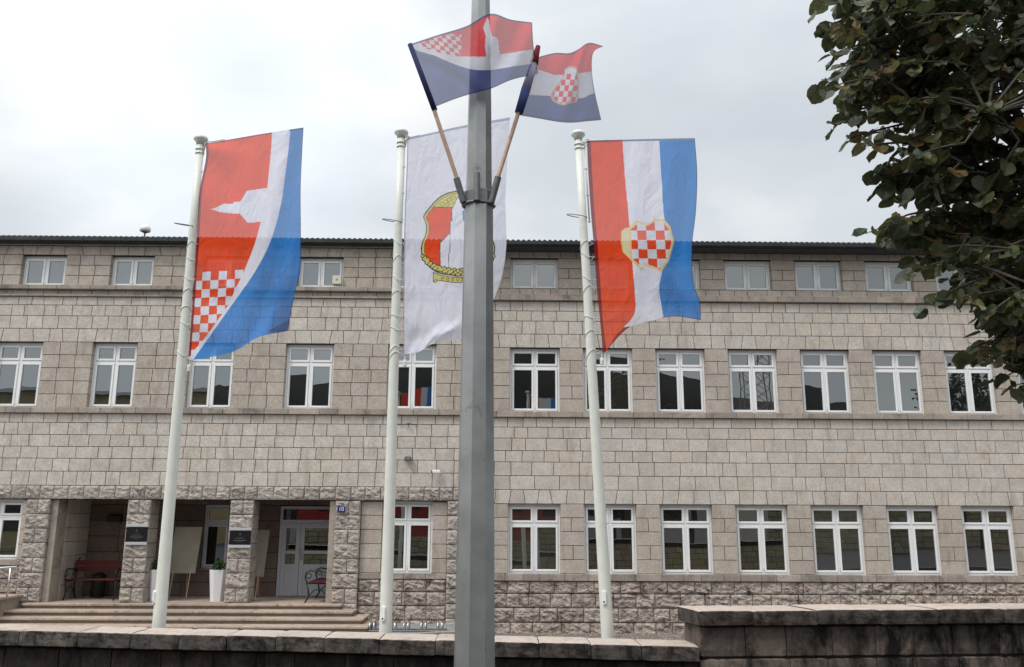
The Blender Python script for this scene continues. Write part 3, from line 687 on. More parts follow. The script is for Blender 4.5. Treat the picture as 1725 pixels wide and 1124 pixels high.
# ------------------------------------------------------------------ garden walls near the street
def sl(x): return 0.561-0.0193*x                       # falling top of the long low wall
def slab(B, x0, x1, yf, yb_, za, zb, mf, mt, xf, jag=.006, ch=.010, nf=0):
    # cut stone with slightly chipped edges: a profile swept along x
    n = max(4, int((x1-x0)/.035)); sd_ = random.uniform(0, 99); nz = 5; vs = []; zs = [za+ch+(zb-za-2*ch)*k/nz for k in range(nz+1)]
    for i in range(n+1):
        x = x0+(x1-x0)*i/n; e_ = .6*ch if i in (0, n) else 0
        q = lambda k: noise.noise(Vector((x*14, k*2.3, sd_)))*jag; c2 = abs(noise.noise(Vector((x*9, 5, sd_))))*jag*2
        ring = [(yb_-e_, za), (yf+ch+e_+c2, za+e_+abs(q(1)))]
        ring += [(yf+e_+q(2+k)*.8+(c2*.6 if k in (0, nz) else 0), z) for k, z in enumerate(zs)]
        ring += [(yf+ch+e_+c2, zb-e_-abs(q(9))-c2*.4), (yf+.10, zb-e_*.5+q(10)*.4), ((yf+yb_)/2, zb-e_*.5+q(11)*.4), (yb_-e_, zb-e_)]
        vs += [xf(x, y, z) for y, z in ring]
    m = len(ring); fa = [(i*m+k, i*m+k+1, (i+1)*m+k+1, (i+1)*m+k) for i in range(n) for k in range(m-1)]
    o = len(B.f); B.add(vs, [f[::-1] for f in fa]+[tuple(range(m)), tuple(range(n*m, (n+1)*m))[::-1]], mf)
    for q_ in range(len(fa)):
        if (q_ % (m-1)) >= m-4: B.m[o+q_] = mt
def coping(B, x0, x1, yf, yb_, th, fz, wa=.44, wb=.56, skew=0):
    xs = joints(x0, x1, wa, wb)
    for i in range(len(xs)-1):
        j = random.uniform(-.004, .004); jx = random.uniform(-.006, .006)
        xf = lambda a, b, c: (a-skew*(b-yf), b, c+fz(a)+j)
        slab(B, xs[i]+.004, xs[i+1]-.004, yf+jx, yb_, -th, 0, 0, 1, xf)
def wallbody(B, x0, x1, yf, yb_, zs, fz, wa, wb, skew=0):
    for i in range(len(zs)-1):
        xs = joints(x0, x1, wa, wb)
        for k in range(len(xs)-1):
            xf = lambda a, b, c: (a-skew*(b-yf), b, c+fz(a))
            slab(B, xs[k]+.005, xs[k+1]-.005, yf+random.uniform(0, .012), yb_, zs[i+1]+.005, zs[i]-.005, 0, 0, xf, .012, .014)
    o = len(B.v); B.box(x0+.02, x1-.02, yf+.03, yb_-.02, zs[-1], zs[0]-.005, 1)
    B.v[o:] = [(a-skew*(b-yf), b, c+fz(a)) for a, b, c in B.v[o:]]
M_YS = stone_mat('yellow_wall_stone', [(.42,.36,.22),(.34,.29,.18),(.48,.41,.27),(.30,.27,.2)], grain=20)
def rear(B, x0, x1, y, zt, zb, fz):
    z = zt
    while z > zb:
        xs = joints(x0, x1, .28, .5)
        for k in range(len(xs)-1): B.bbox(xs[k]+.006, xs[k+1]-.006, y-.04, y+random.uniform(0, .015), z-.19+fz(xs[k]), z-.006+fz(xs[k]), .01)
        z -= .195
T = thing('low_garden_wall', (-2, 8.8, 0), 'long low blackened stone wall with pale topped coping in front of the flagpoles', 'wall')
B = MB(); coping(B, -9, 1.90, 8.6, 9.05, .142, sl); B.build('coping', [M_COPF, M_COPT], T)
B = MB(); rear(B, -9, 1.90, 9.03, -.15, -1.25, sl); B.build('rear_face', M_YS, T)
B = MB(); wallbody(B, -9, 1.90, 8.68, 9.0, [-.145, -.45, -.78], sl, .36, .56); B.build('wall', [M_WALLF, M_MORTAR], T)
T = thing('high_garden_wall', (5, 8.8, 0), 'taller stained stone wall with thick coping at the right, under the tree', 'wall')
sr = lambda x: 0.825+0.011*x
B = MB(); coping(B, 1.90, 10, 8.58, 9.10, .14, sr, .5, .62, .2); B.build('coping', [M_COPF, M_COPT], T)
B = MB(); rear(B, 1.86, 10, 9.07, -.15, -1.55, sr); B.build('rear_face', M_YS, T)
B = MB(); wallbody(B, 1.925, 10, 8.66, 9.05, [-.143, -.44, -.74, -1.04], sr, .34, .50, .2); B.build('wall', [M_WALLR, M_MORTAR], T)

# ------------------------------------------------------------------ flags: cloth meshes painted per vertex with the printed design
def inpoly(x, y, poly):
    r = np.zeros(x.shape, bool); n = len(poly)
    for i in range(n):
        x1, y1 = poly[i]; x2, y2 = poly[(i+1) % n]
        if y1 == y2: continue
        c = ((y1 > y) != (y2 > y)) & (x < (x2-x1)*(y-y1)/(y2-y1)+x1); r ^= c
    return r
def nearline(x, y, pl, w_):
    r = np.zeros(x.shape, bool)
    for i in range(len(pl)-1):
        x1, y1 = pl[i]; x2, y2 = pl[i+1]; dx, dy = x2-x1, y2-y1; L2 = dx*dx+dy*dy+1e-9
        t = np.clip(((x-x1)*dx+(y-y1)*dy)/L2, 0, 1); r |= (x-x1-t*dx)**2+(y-y1-t*dy)**2 < w_*w_
    return r
def curve(pts, n):           # Catmull-Rom through pts, n samples
    pts = np.array(pts, float); k = len(pts)-1; t = np.linspace(0, k, n); i = np.minimum(t.astype(int), k-1); u = (t-i)[:, None]
    g = lambda j: pts[np.clip(j, 0, k)]
    p0, p1, p2, p3 = g(i-1), g(i), g(i+1), g(i+2)
    p0 = np.where((i == 0)[:, None], 2*p1-p2, p0); p3 = np.where((i == k-1)[:, None], 2*p2-p1, p3)
    return 0.5*(2*p1+(p2-p0)*u+(2*p0-5*p1+4*p2-p3)*u*u+(3*p1-p0-3*p2+p3)*u**3)
def cloth_mat(name, transp, trans):
    m = bpy.data.materials.new(name); m.use_nodes = True; t = m.node_tree; t.nodes.clear()
    o = N(t, 'ShaderNodeOutputMaterial'); a = N(t, 'ShaderNodeAttribute', attribute_name='design')
    d = N(t, 'ShaderNodeBsdfDiffuse'); tr = N(t, 'ShaderNodeBsdfTranslucent'); tp = N(t, 'ShaderNodeBsdfTransparent')
    t.links.new(a.outputs['Color'], d.inputs[0]); t.links.new(a.outputs['Color'], tr.inputs[0])
    gp = N(t, 'ShaderNodeNewGeometry'); mq = N(t, 'ShaderNodeMapping'); mq.inputs['Scale'].default_value = (1.0, 1, .45); mq.inputs['Rotation'].default_value = (0, R(25), 0)
    t.links.new(gp.outputs['Position'], mq.inputs[0]); wv = tnoise(t, 5.5, 4, .5, mq.outputs[0], 1.2); bp = N(t, 'ShaderNodeBump'); bp.inputs['Strength'].default_value = .55; bp.inputs['Distance'].default_value = .06
    t.links.new(wv, bp.inputs['Height']); t.links.new(bp.outputs[0], d.inputs['Normal']); t.links.new(bp.outputs[0], tr.inputs['Normal'])
    x1 = N(t, 'ShaderNodeMixShader'); x1.inputs[0].default_value = trans; t.links.new(d.outputs[0], x1.inputs[1]); t.links.new(tr.outputs[0], x1.inputs[2])
    x2 = N(t, 'ShaderNodeMixShader'); x2.inputs[0].default_value = transp; t.links.new(x1.outputs[0], x2.inputs[1]); t.links.new(tp.outputs[0], x2.inputs[2])
    t.links.new(x2.outputs[0], o.inputs[0]); return m
M_CLOTH = cloth_mat('printed_banner_cloth', .15, .30)
M_CLOTH2 = cloth_mat('printed_thin_cloth', .21, .40)
def flag(name, rows, Y, nu, nv, paint, depth, cm, parent=None, label=None, cat=None, group=None):
    rows = [curve(r, nu) for r in rows]; A = np.stack(rows)                     # rows x nu x 2
    G = np.stack([curve(A[:, i], nv) for i in range(nu)], 1)                     # nv x nu x 2
    px, py = G[..., 0], G[..., 1]; vv, uu = np.meshgrid(np.linspace(0, 1, nv), np.linspace(0, 1, nu), indexing='ij')
    u = (px-CX)/F; v = -(py-CY)/F; c, s = math.cos(ROLL), math.sin(ROLL); u, v = c*u+s*v, -s*u+c*v
    c, s = math.cos(PITCH), math.sin(PITCH); d0, d1, d2 = u, c-s*v, s+c*v
    c, s = math.cos(YAW), math.sin(YAW); d0, d1 = d0*c+d1*s, -d0*s+d1*c
    t = (Y+depth(uu, vv))/d1
    X = np.stack([d0*t, d1*t, EYE+d2*t], -1).reshape(-1, 3)
    col = paint(px, py, uu, vv).reshape(-1, 3)
    L = parent['_l'] if parent else tuple(X[0]); X = X-np.array(L)
    j, i = np.meshgrid(np.arange(nv-1), np.arange(nu-1), indexing='ij'); a = (j*nu+i).ravel()
    fc = np.stack([a, a+1, a+nu+1, a+nu], 1)
    me = bpy.data.meshes.new(name); me.vertices.add(len(X)); me.vertices.foreach_set('co', X.ravel())
    me.loops.add(fc.size); me.loops.foreach_set('vertex_index', fc.ravel()); me.polygons.add(len(fc))
    me.polygons.foreach_set('loop_start', np.arange(0, fc.size, 4)); me.polygons.foreach_set('use_smooth', np.ones(len(fc), bool)); me.update(calc_edges=True)
    at = me.color_attributes.new('design', 'FLOAT_COLOR', 'POINT'); at.data.foreach_set('color', np.concatenate([col, np.ones((len(col), 1))], 1).ravel())
    me.materials.append(cm); o = bpy.data.objects.new(name, me); COL.objects.link(o)
    if parent: o.parent = parent['o']
    else: o.location = L; tag(o, label, cat, group)
    return o
RED = (.86, .080, .022); WHT = (.80, .80, .90); BLU = (.045, .25, .66); YEL = (.68, .61, .16); GOLD = (.84, .60, .22); DRK = (.03, .03, .03); HEMR = (.25, .015, .02); HEMB = (.03, .06, .20)
def setc(c, mask, v): c[mask] = v

# left banner: red, white sweep with a church tower, blue; small chequers
def paint1(px, py, u, v):
    x = (px-290)*2.675; y = (py-200)*2.675; c = np.empty(x.shape+(3,)); c[:] = BLU
    inner = [(450,40),(447,120),(430,310),(415,400),(400,465),(370,570),(325,685),(285,770),(245,850),(200,915),(150,985),(85,1060)]
    outer = [(535,20),(525,130),(510,250),(493,370),(470,470),(440,560),(405,635),(360,710),(305,790),(240,880),(170,980),(95,1085)]
    inner = [tuple(p) for p in curve(inner, 60)]; outer = [tuple(p) for p in curve(outer, 60)]
    setc(c, inpoly(x, y, [(-100,-100),(535,-100)]+outer+[(60,1180),(-100,1300)]), WHT)
    red = inpoly(x, y, [(-100,-100),(452,-100)]+inner+[(60,1100),(-100,1200)])
    setc(c, red, RED)
    tw = [(172,409),(195,402),(235,383),(275,385),(276,377),(310,372),(337,325),(431,312),(520,300),(520,440),(401,465),(340,469),(306,429),(270,427),(240,424),(210,420),(190,412)]
    setc(c, inpoly(x, y, tw) & (red), WHT)
    i = np.floor((x-(101-.052*(y-690)))/36.6); j = np.floor((y-(692-.06*(x-137)))/38.6)
    setc(c, red & (j >= 0) & ((i+j) % 2 == 1), WHT)
    setc(c, ((i >= 6) | ((i == 5) & (j > 0)) | ((i == 4) & (j > 3))) & (j >= 0) & red & False, RED)
    setc(c, (u < .022) & (y < 1070), HEMR); h = (v < .010); setc(c, h & (x < 450), (.30, .02, .02)); setc(c, h & (x > 528), HEMB)
    setc(c, inpoly(x, y, [(430,962),(470,935),(530,905),(530,975)]), (.03, .11, .34))
    setc(c, u > .992, HEMB); return c
C1 = lambda *p: [(290+x/2.675, 200+y/2.675) for x, y in p]
rows1 = [C1((150,112),(270,92),(380,73),(480,57),(592,40)), C1((152,180),(265,175),(380,165),(490,155),(586,150)), C1((124,330),(240,330),(360,325),(480,320),(579,320)),
         C1((112,520),(230,518),(350,515),(470,512),(580,510)), C1((100,700),(215,695),(340,690),(460,685),(578,680)), C1((90,850),(200,840),(320,825),(440,800),(556,775)),
         C1((80,985),(190,970),(300,945),(420,905),(537,865)), C1((74,1088),(165,1076),(280,1048),(390,985),(520,957))]
def dep1(u, v): return .05*np.sin(u*6+v*2.5)*u+.05*np.sin(v*9-u*7)*np.clip(v-.35, 0, 1)*u*1.6+.016*np.sin(u*20+v*9)*u+.02*np.sin((u*.8-v*3)*9)*np.exp(-((u-.1)/.3)**2)+np.clip(v-.78, 0, 1)*np.clip(u-.6, 0, 1)*1.8*np.sin(u*14)
flag('banner_flag', rows1, 9.28, 230, 480, paint1, dep1, M_CLOTH, None, 'tall red and blue banner with white church tower and chequers, on the left pole', 'flag', 'banner flags on the flagpoles')

# middle banner: white with a coat of arms
def paint2(px, py, u, v):
    x = (px-700)*5.62; y = (py-300)*5.62; c = np.empty(x.shape+(3,)); c[:] = WHT
    M = 402
    left = [(402,126),(330,140),(270,163),(200,212),(130,292),(80,366),(98,420),(107,480),(95,545),(68,610),(58,670),(68,735),(100,800),(160,860),(240,900),(402,925)]
    lc = [tuple(p) for p in curve(left, 90)]; sh = lc+[(2*M-a, b) for a, b in lc[::-1]]
    def scale(k): return [(M+(a-M)*k, 530+(b-530)*k) for a, b in sh]
    setc(c, inpoly(x, y, scale(1.022)), DRK); setc(c, inpoly(x, y, scale(.992)), YEL)
    inner = inpoly(x, y, [(M+(a-M)*.925, 530+(b-530)*.955) for a, b in sh]); ring = inpoly(x, y, [(M+(a-M)*.935, 530+(b-530)*.965) for a, b in sh])
    setc(c, ring & ~inner, DRK)
    setc(c, inner & (y < 276), YEL); setc(c, inner & (abs(y-276) < 3), DRK)
    setc(c, inner & (y > 279) & (x < M), RED); setc(c, inner & (y > 279) & (x >= M), (.10, .30, .60))
    # interlaced knots in the top field
    for cx_, cy_ in ((250,245),(285,225),(320,205),(355,187),(300,252),(340,232),(450,187),(485,205),(520,225),(555,245)):
        d = np.hypot(x-cx_, (y-cy_)*1.3); setc(c, inner & (y < 270) & (abs(d-20) < 3), (.28, .26, .10))
    tw = [(402,170),(375,235),(343,300),(347,405),(330,410),(327,518),(232,615),(235,900),(570,900),(572,615),(477,518),(474,410),(457,405),(461,300),(429,235)]
    setc(c, inpoly(x, y, tw) & inner, WHT); setc(c, nearline(x, y, tw+[tw[0]], 2.6) & inner, DRK)
    setc(c, nearline(x, y, [(327,518),(325,705),(314,712),(312,840)], 2.4), DRK); setc(c, nearline(x, y, [(402,150),(402,178)], 3) | nearline(x, y, [(393,160),(411,160)], 2.5), (.8, .8, .8))
    setc(c, inpoly(x, y, [(446,308),(474,308),(474,395),(446,395)]) & inner, (.10, .28, .55))
    # oak wreath
    lv = [(92,765),(118,800),(170,838),(205,850),(255,870),(300,880),(345,890),(395,895)]
    for k, (a, b) in enumerate(lv):
        for sgn in (0, 1):
            aa = a if sgn == 0 else 2*M-a
            for q in range(5):
                ox = (q-2)*13*(1 if sgn == 0 else -1); oy = (q-2)*8+(10 if q % 2 else -10)
                setc(c, np.hypot(x-aa-ox, y-b-oy) < 20.5, DRK)
    for k, (a, b) in enumerate(lv):
        for sgn in (0, 1):
            aa = a if sgn == 0 else 2*M-a
            for q in range(5):
                ox = (q-2)*13*(1 if sgn == 0 else -1); oy = (q-2)*8+(10 if q % 2 else -10)
                setc(c, np.hypot(x-aa-ox, y-b-oy) < 12, YEL)
    for a, b in ((380,893),(424,893),(402,880)):
        setc(c, np.hypot(x-a, y-b) < 21, DRK); setc(c, np.hypot(x-a, y-b) < 14, YEL)
    rb = [(168,893),(235,920),(320,936),(402,940),(485,936),(570,920),(636,893),(640,970),(615,988),(560,978),(480,986),(402,990),(330,986),(262,975),(212,968),(190,988),(168,984)]
    setc(c, inpoly(x, y, rb), YEL); setc(c, nearline(x, y, rb+[rb[0]], 3.6), DRK); setc(c, nearline(x, y, [(212,968),(186,962),(178,975)], 3), DRK)
    F_ = {'P': [[(0,1),(0,0),(.7,0),(.8,.25),(.7,.5),(0,.5)]], 'O': [[(.1,.1),(.7,.1),(.8,.5),(.7,.95),(.1,.95),(0,.5),(.1,.1)]],
          'S': [[(.8,.1),(.2,0),(0,.25),(.4,.5),(.8,.75),(.5,1),(0,.9)]], 'U': [[(0,0),(0,.8),(.4,1),(.8,.8),(.8,0)]], 'J': [[(.6,0),(.6,.8),(.3,1),(0,.85)]],
          'E': [[(.7,0),(0,0),(0,1),(.7,1)],[(0,.5),(.6,.5)]], 'Z': [[(.8,.1),(.2,0),(0,.25),(.4,.5),(.8,.75),(.5,1),(0,.9)],[(.1,-.35),(.4,-.15),(.7,-.35)]]}
    for k, ch in enumerate('POSUZJE'):
        ox = 246+k*47; oy = 934+18*math.sin((ox-168)/468*math.pi)**1-2
        for st_ in F_[ch]: setc(c, nearline(x, y, [(ox+a*30, oy+b*24) for a, b in st_], 2.8), (.14, .12, .03))
    setc(c, (u < .012) | (v < .006), (.42, .42, .52)); setc(c, (v < .012) & (v > .004), (.35, .42, .60)); return c
C2 = lambda *p: [(640+x/2.554, 180+y/2.554) for x, y in p]
rows2 = [C2((118,135),(230,110),(340,85),(450,65),(560,45)), C2((115,260),(225,245),(335,235),(445,230),(548,225)), C2((108,430),(220,422),(330,418),(440,415),(540,410)),
         C2((103,600),(215,598),(325,595),(435,590),(544,590)), C2((101,760),(210,758),(320,752),(430,742),(525,730)), C2((100,920),(205,915),(310,905),(410,880),(480,850)),
         C2((102,1065),(165,1055),(240,1015),(350,1000),(420,985))]
def dep2(u, v): return .05*np.sin(u*5+v*3)*u+.05*np.sin(v*8-u*6)*np.clip(v-.3, 0, 1)*u+.018*np.sin(u*17-v*8)*u*v+.05*np.exp(-(((v-.93)/.05)**2))*np.sin(u*9)+.03*np.clip(v-.8, 0, 1)*np.sin(u*38+v*30)
flag('banner_flag', rows2, 9.28, 300, 560, paint2, dep2, M_CLOTH, None, 'tall white banner with a yellow framed coat of arms, on the middle pole', 'flag', 'banner flags on the flagpoles')

# right banner: red white blue with a chequered shield
def paint3(px, py, u, v):
    x = (px-940)*2.677; y = (py-200)*2.677; c = np.empty(x.shape+(3,)); c[:] = BLU
    rw = [tuple(p) for p in curve([(288,60),(296,180),(305,300),(318,430),(328,560),(336,660),(345,770),(349,860),(330,905),(296,940)], 60)]
    wb = [tuple(p) for p in curve([(454,60),(461,180),(470,320),(477,430),(492,520),(490,610),(470,690),(456,760),(464,830),(476,900)], 60)]
    setc(c, inpoly(x, y, [(-100,-50),(454,-50)]+wb+[(480,1200),(-100,1200)]), WHT)
    setc(c, inpoly(x, y, [(-100,-50),(288,-50)]+rw+[(330,960),(330,1200),(-100,1200)]), RED)
    em = [(284,508),(300,495),(322,490),(356,459),(385,470),(405,472),(440,452),(480,455),(508,487),(523,560),(500,640),(466,692),(432,676),(392,664),(376,682),(332,642),(292,602),(284,560)]
    setc(c, inpoly(x, y, em), GOLD)
    ins = lambda k: [(405+(a-405)*k, 570+(b-570)*k) for a, b in em]
    setc(c, inpoly(x, y, ins(.955)), (.80, .70, .45)); sh = inpoly(x, y, ins(.90)) & (x > 322+.05*(y-490))
    setc(c, sh, (.76, .76, .84))
    i = np.floor((x-357-.06*(y-505))/41); j = np.floor((y-505)/42); setc(c, sh & ((i+j) % 2 == 0), RED)
    setc(c, inpoly(x, y, ins(.93)) & (abs(x-(324+.05*(y-490))) < 4), GOLD)
    setc(c, inpoly(x, y, [(203,1066),(225,1035),(262,975),(298,941),(325,936),(335,960)]), (.30, .012, .012))
    setc(c, (u < .035), HEMR); setc(c, (v < .010) & (x < 290), (.30, .03, .03)); setc(c, (v < .010) & (x > 290), (.20, .26, .40)); setc(c, u > .992, HEMB)
    setc(c, (v > .992) & (x > 470), HEMB); return c
C3 = lambda *p: [(940+x/2.677, 200+y/2.677) for x, y in p]
rows3 = [C3((130,100),(250,96),(370,93),(490,90),(617,88)), C3((137,250),(255,248),(375,246),(500,246),(628,248)), C3((148,420),(265,420),(385,420),(505,420),(622,418)),
         C3((162,580),(280,575),(395,572),(505,572),(605,575)), C3((174,750),(290,735),(390,728),(500,725),(610,735)), C3((190,915),(280,868),(390,835),(500,820),(640,828)),
         C3((203,1062),(312,948),(400,917),(520,892),(644,908))]
def dep3(u, v): return .05*np.sin(u*5+v*3+1)*u+.07*np.sin(u*9-v*6)*np.clip(v-.3, 0, 1)*u+.014*np.sin(u*22+v*4)*u+.10*np.exp(-(((u-.72+.12*np.sin(v*5))/.05)**2))*np.clip(v-.35, 0, .5)
flag('banner_flag', rows3, 9.28, 240, 480, paint3, dep3, M_CLOTH, None, 'tall red white and blue banner with a gold edged shield, on the right pole', 'flag', 'banner flags on the flagpoles')
# ------------------------------------------------------------------ flagpoles
def flagpole(label, base, top, Y, rings, rod, wire, winch, ballast, ftop):
    b_ = P(*base, Y); t_ = P(*top, Y); d = (t_-b_); foot = b_+d*((-.77-b_.z)/d.z)
    T = thing('flagpole', foot, label, 'flagpole', 'white flagpoles behind the low wall')
    def on(z): return foot+d*((z-foot.z)/d.z)
    def rad(z): return .0665+(.040-.0665)*((z-.5)/(6.0-.5))
    B = MB(); zz = [-.77, .5, 2, 3.5, 5, t_.z]; B.tube([on(z) for z in zz], [rad(z) for z in zz], 28); B.build('shaft', M_POLE, T, True)
    B = MB(); B.lathe([(.047, -.03), (.05, .0), (.078, .025), (.082, .045), (.066, .072), (.02, .085)], tuple(t_), 24); B.build('finial', M_POLE, T, True)
    # swivel arm and vertical rod
    B = MB(); zt = t_.z-.09; c0 = on(zt)
    B.ring(c0, .046, .007, (0, 0, 1), 18, 6); B.ring(c0-Vector((0, 0, .05)), .046, .006, (0, 0, 1), 18, 6)
    f0 = P(*ftop[0], Y-.01); f1 = P(*ftop[1], Y-.01)
    B.tube([c0+Vector((.05, -.01, 0)), f0], .011, 8); B.tube([c0+Vector((.05, -.01, -.05)), f0+Vector((-.01, 0, -.05))], .008, 8); B.tube([f0, f0+(f1-f0)*.2], .006, 6); B.ring(f0, .02, .007, (0, 1, 0), 12, 6)
    B.build('swivel_arm', M_POLE, T, True)
    B = MB(); B.tube([P(*rod[0], Y), P(*rod[1], Y)], .0085, 8)
    for k in range(4):
        q = P(rod[0][0]+(rod[1][0]-rod[0][0])*k/3, rod[0][1]+(rod[1][1]-rod[0][1])*k/3, Y); B.ring(q, .016, .004, (0, 0, 1), 10, 5)
    B.build('rod', M_POLE, T, True)
    B = MB(); wc = P(*wire, Y); B.ring(wc, .115, .005, (.15, -.25, 1), 28, 6); B.build('wire_loop', M_COLLAR, T, True)
    for k, (fx, fy) in enumerate(rings):
        f_ = P(fx, fy, Y-.02); z = f_.z; c = on(z); r_ = rad(z)+.0035; B = MB(); e_ = f_-c; ln = math.hypot(e_.x, e_.y)
        n_ = 26; pts = []
        dz = random.choice((-1, 1))*random.uniform(.02, .05)
        a0 = math.atan2(e_.y, e_.x); al = math.acos(min(.99, r_/max(ln, r_*1.02)))
        pts.append(f_)
        for s_ in range(n_+1):
            a = a0+al+(2*math.pi-2*al)*s_/n_; pts.append(c+Vector((r_*math.cos(a), r_*math.sin(a), -.02-dz*math.cos(a-a0)*1.2-.03*math.sin(a*1.0))))
        pts.append(f_+Vector((0, 0, .0))); B.tube(pts, .0042, 6); B.build('rope_loop', M_ROPE, T, True)
    # winch cover
    B = MB(); wz0 = P(*winch[0], Y).z; wz1 = P(*winch[1], Y).z; wx = P(*winch[0], Y).x; n_ = 10; c = on((wz0+wz1)/2); dx = wx-c.x; r_ = rad(1)
    yy = -math.sqrt(max(1e-5, r_*r_-min(abs(dx), r_*.98)**2)); nrm = Vector((dx, yy, 0)).normalized()
    tg = Vector((-nrm.y, nrm.x, 0)); o_ = []
    for s_ in range(24):
        a = 2*math.pi*s_/24; hx = .024*math.cos(a); hz = .024*math.sin(a)+(1 if math.sin(a) > 0 else -1)*((wz1-wz0)/2-.024)
        o_.append((hx, hz))
    ctr = c+nrm*(r_-.006)
    vs = [ctr+tg*a+Vector((0, 0, b)) for a, b in o_]+[ctr+nrm*.02+tg*a+Vector((0, 0, b)) for a, b in o_]+[ctr+nrm*.026+tg*a*.8+Vector((0, 0, b*.96)) for a, b in o_]
    fs = [(r*24+k, r*24+(k+1) % 24, (r+1)*24+(k+1) % 24, (r+1)*24+k) for r in (0, 1) for k in range(24)]+[tuple(range(48, 72))]
    B.add(vs, fs); B.build('winch_cover', M_PVC, T)
    B = MB(); B.tube([ctr+nrm*.02-Vector((0, 0, (wz1-wz0)/2-.03)), ctr+nrm*.03-Vector((0, 0, (wz1-wz0)/2-.03))], .009, 10); B.build('keyhole', M_IRON, T)
    B = MB(); q = P(*ballast, Y-.02); B.tube([q+Vector((0, 0, .07)), q+Vector((0, 0, .02))], .006, 6); B.tube([q+Vector((0, 0, .025)), q, q-Vector((0, 0, .05))], [.018, .024, .022], 10); B.build('counterweight', M_POLE, T)
flagpole('white flagpole carrying the red and blue church tower banner, leftmost of the three', (267, 1060), (338, 240), 9.3,
         [(334, 412), (332, 437), (328, 470), (324, 492), (322, 520), (319, 545), (320, 597)], ((344, 244), (328, 380)), (312, 379), ((262, 1018), (262, 994)), (319, 618), ((346, 240), (509, 216)))
flagpole('white flagpole carrying the white coat of arms banner, partly beside the lamp post', (649, 1073), (676, 229), 9.3,
         [(680, 409), (680, 436), (680, 470), (680, 494), (680, 533), (679, 555), (680, 588), (681, 598)], ((682, 237), (677, 370)), (661, 372), ((647, 1046), (647, 1020)), (682, 610), ((687, 232), (787, 212)))
flagpole('white flagpole carrying the banner with the gold edged shield, rightmost of the three', (1024, 1077), (974, 232), 9.3,
         [(1000, 410), (1002, 432), (1005, 471), (1006, 486), (1009, 536), (1010, 560), (1014, 594)], ((984, 240), (993, 374)), (972, 364), ((1017, 1018), (1017, 994)), (1014, 607), ((990, 237), (1168, 234)))

# ------------------------------------------------------------------ lamp post and its bracket
YP = 4.0
T = thing('lamp_post', (-.112, YP, 0), 'grey tapered octagonal steel lamp post in the foreground', 'lamp post')
def lx(z): return -.1105-.0035*(z-1.06)
prof = [(0, .112), (.02, .112), (1.06, .0915), (2.3, .0795), (3.19, .0710), (3.30, .0645), (3.74, .0590), (4.33, .0475), (6.5, .038), (7.2, .035)]
B = MB(); B.tube([(lx(z), YP, z) for z, r_ in prof], [r_/.985 for z, r_ in prof], 8, roll=R(32)); B.build('shaft', M_GALV, T)
B = MB(); B.tube([(lx(3.19), YP, 3.195), (lx(3.2), YP, 3.205), (lx(3.2), YP, 3.262), (lx(3.2), YP, 3.27)], [.074, .079, .078, .07], 8, roll=R(32)); B.ring((lx(3.2), YP, 3.20), .079, .006, (0, 0, 1), 8, 6)
co = B.build('collar', M_COLLAR, T); cs = sub(co, T)
def pe(px, py, Y): return P(670+px/3.21, py/3.21, Y)
for (a, b_) in (((352, 1082), (318, 966)), ((428, 1075), (428, 938)), ((508, 1085), (543, 958))):
    yy = YP-.05 if a[0] != 428 else YP-.082
    q0, q1 = pe(*a, yy), pe(*b_, yy if a[0] == 428 else yy-.02); dd = (q1-q0).normalized(); B = MB()
    B.tube([q0-dd*.01, q1], .0165, 14, cap=False); B.tube([q1, q0+dd*.03], .0135, 14, cap=True); B.ring(q1, .015, .0022, dd, 14, 6)
    B.tube([q0+Vector((0, .05, 0)), q0], .010, 8); B.build('socket', M_COLLAR, cs, True)
B = MB(); B.tube([(lx(7.2), YP, 7.2), (lx(7.2)+.02, YP-.4, 7.6), (lx(7.2)+.02, YP-1.0, 7.7)], .03, 10); B.build('arm', M_GALV, T, True)
B = MB(); B.bbox(lx(7)-.09, lx(7)+.13, YP-1.6, YP-1.0, 7.62, 7.74, .03); B.build('lamp_head', M_GALV, T)

RED2 = (.72, .055, .06); BLU2 = (.055, .085, .27); WHT2 = (.66, .66, .73)
T = thing('hand_flag', pe(350, 1070, YP-.06), 'small flag with a white tower on red, on a wooden staff left of the lamp', 'flag', 'small flags on the lamp post')
B = MB(); B.tube([pe(352, 1075, YP-.05), pe(318, 960, YP-.07), pe(195, 590, YP-.09), pe(66, 245, YP-.11)], .0105, 10); B.build('staff', M_WOOD, T, True)
B = MB(); B.tube([pe(200, 596, YP-.09), pe(66, 240, YP-.11)], [.0140, .0125], 12); B.build('sleeve', mat('navy_cloth', (.03, .035, .10), .9), T, True)
def paint4(px, py, u, v):
    x = (px-670)*3.21; y = py*3.21; c = np.empty(x.shape+(3,)); c[:] = BLU2
    wb = [tuple(p) for p in curve([(60,240),(110,276),(200,302),(300,345),(400,375),(500,379),(620,360),(735,345),(800,335)], 50)]
    setc(c, inpoly(x, y, [(0,-100),(900,-100)]+wb[::-1]), WHT2)
    rw = [(80,215),(122,232),(150,262),(240,290),(330,305),(480,308),(560,294),(650,280),(730,268),(800,262)]
    red = inpoly(x, y, [(0,-100),(900,-100)]+rw[::-1]); setc(c, red, RED2)
    setc(c, inpoly(x, y, [(480,312),(471,250),(476,195),(462,150),(478,110),(484,94),(494,112),(500,165),(510,195),(541,206),(553,298)]), WHT2)
    i = np.floor((x-118-(y-200)*.25)/24); j = np.floor((y-190-(x-150)*.18)/22)
    setc(c, red & (x < 345) & (x < 360-.2*(y-180)) & ((i+j) % 2 == 1) & (y > 172+(x-120)*.07), WHT2)
    setc(c, (v < .03), (.10, .06, .20)); setc(c, (v > .975), (.03, .03, .11)); setc(c, (u > .985), (.16, .05, .14)); return c
C4 = lambda *p: [(670+x/3.21, y/3.21) for x, y in p]
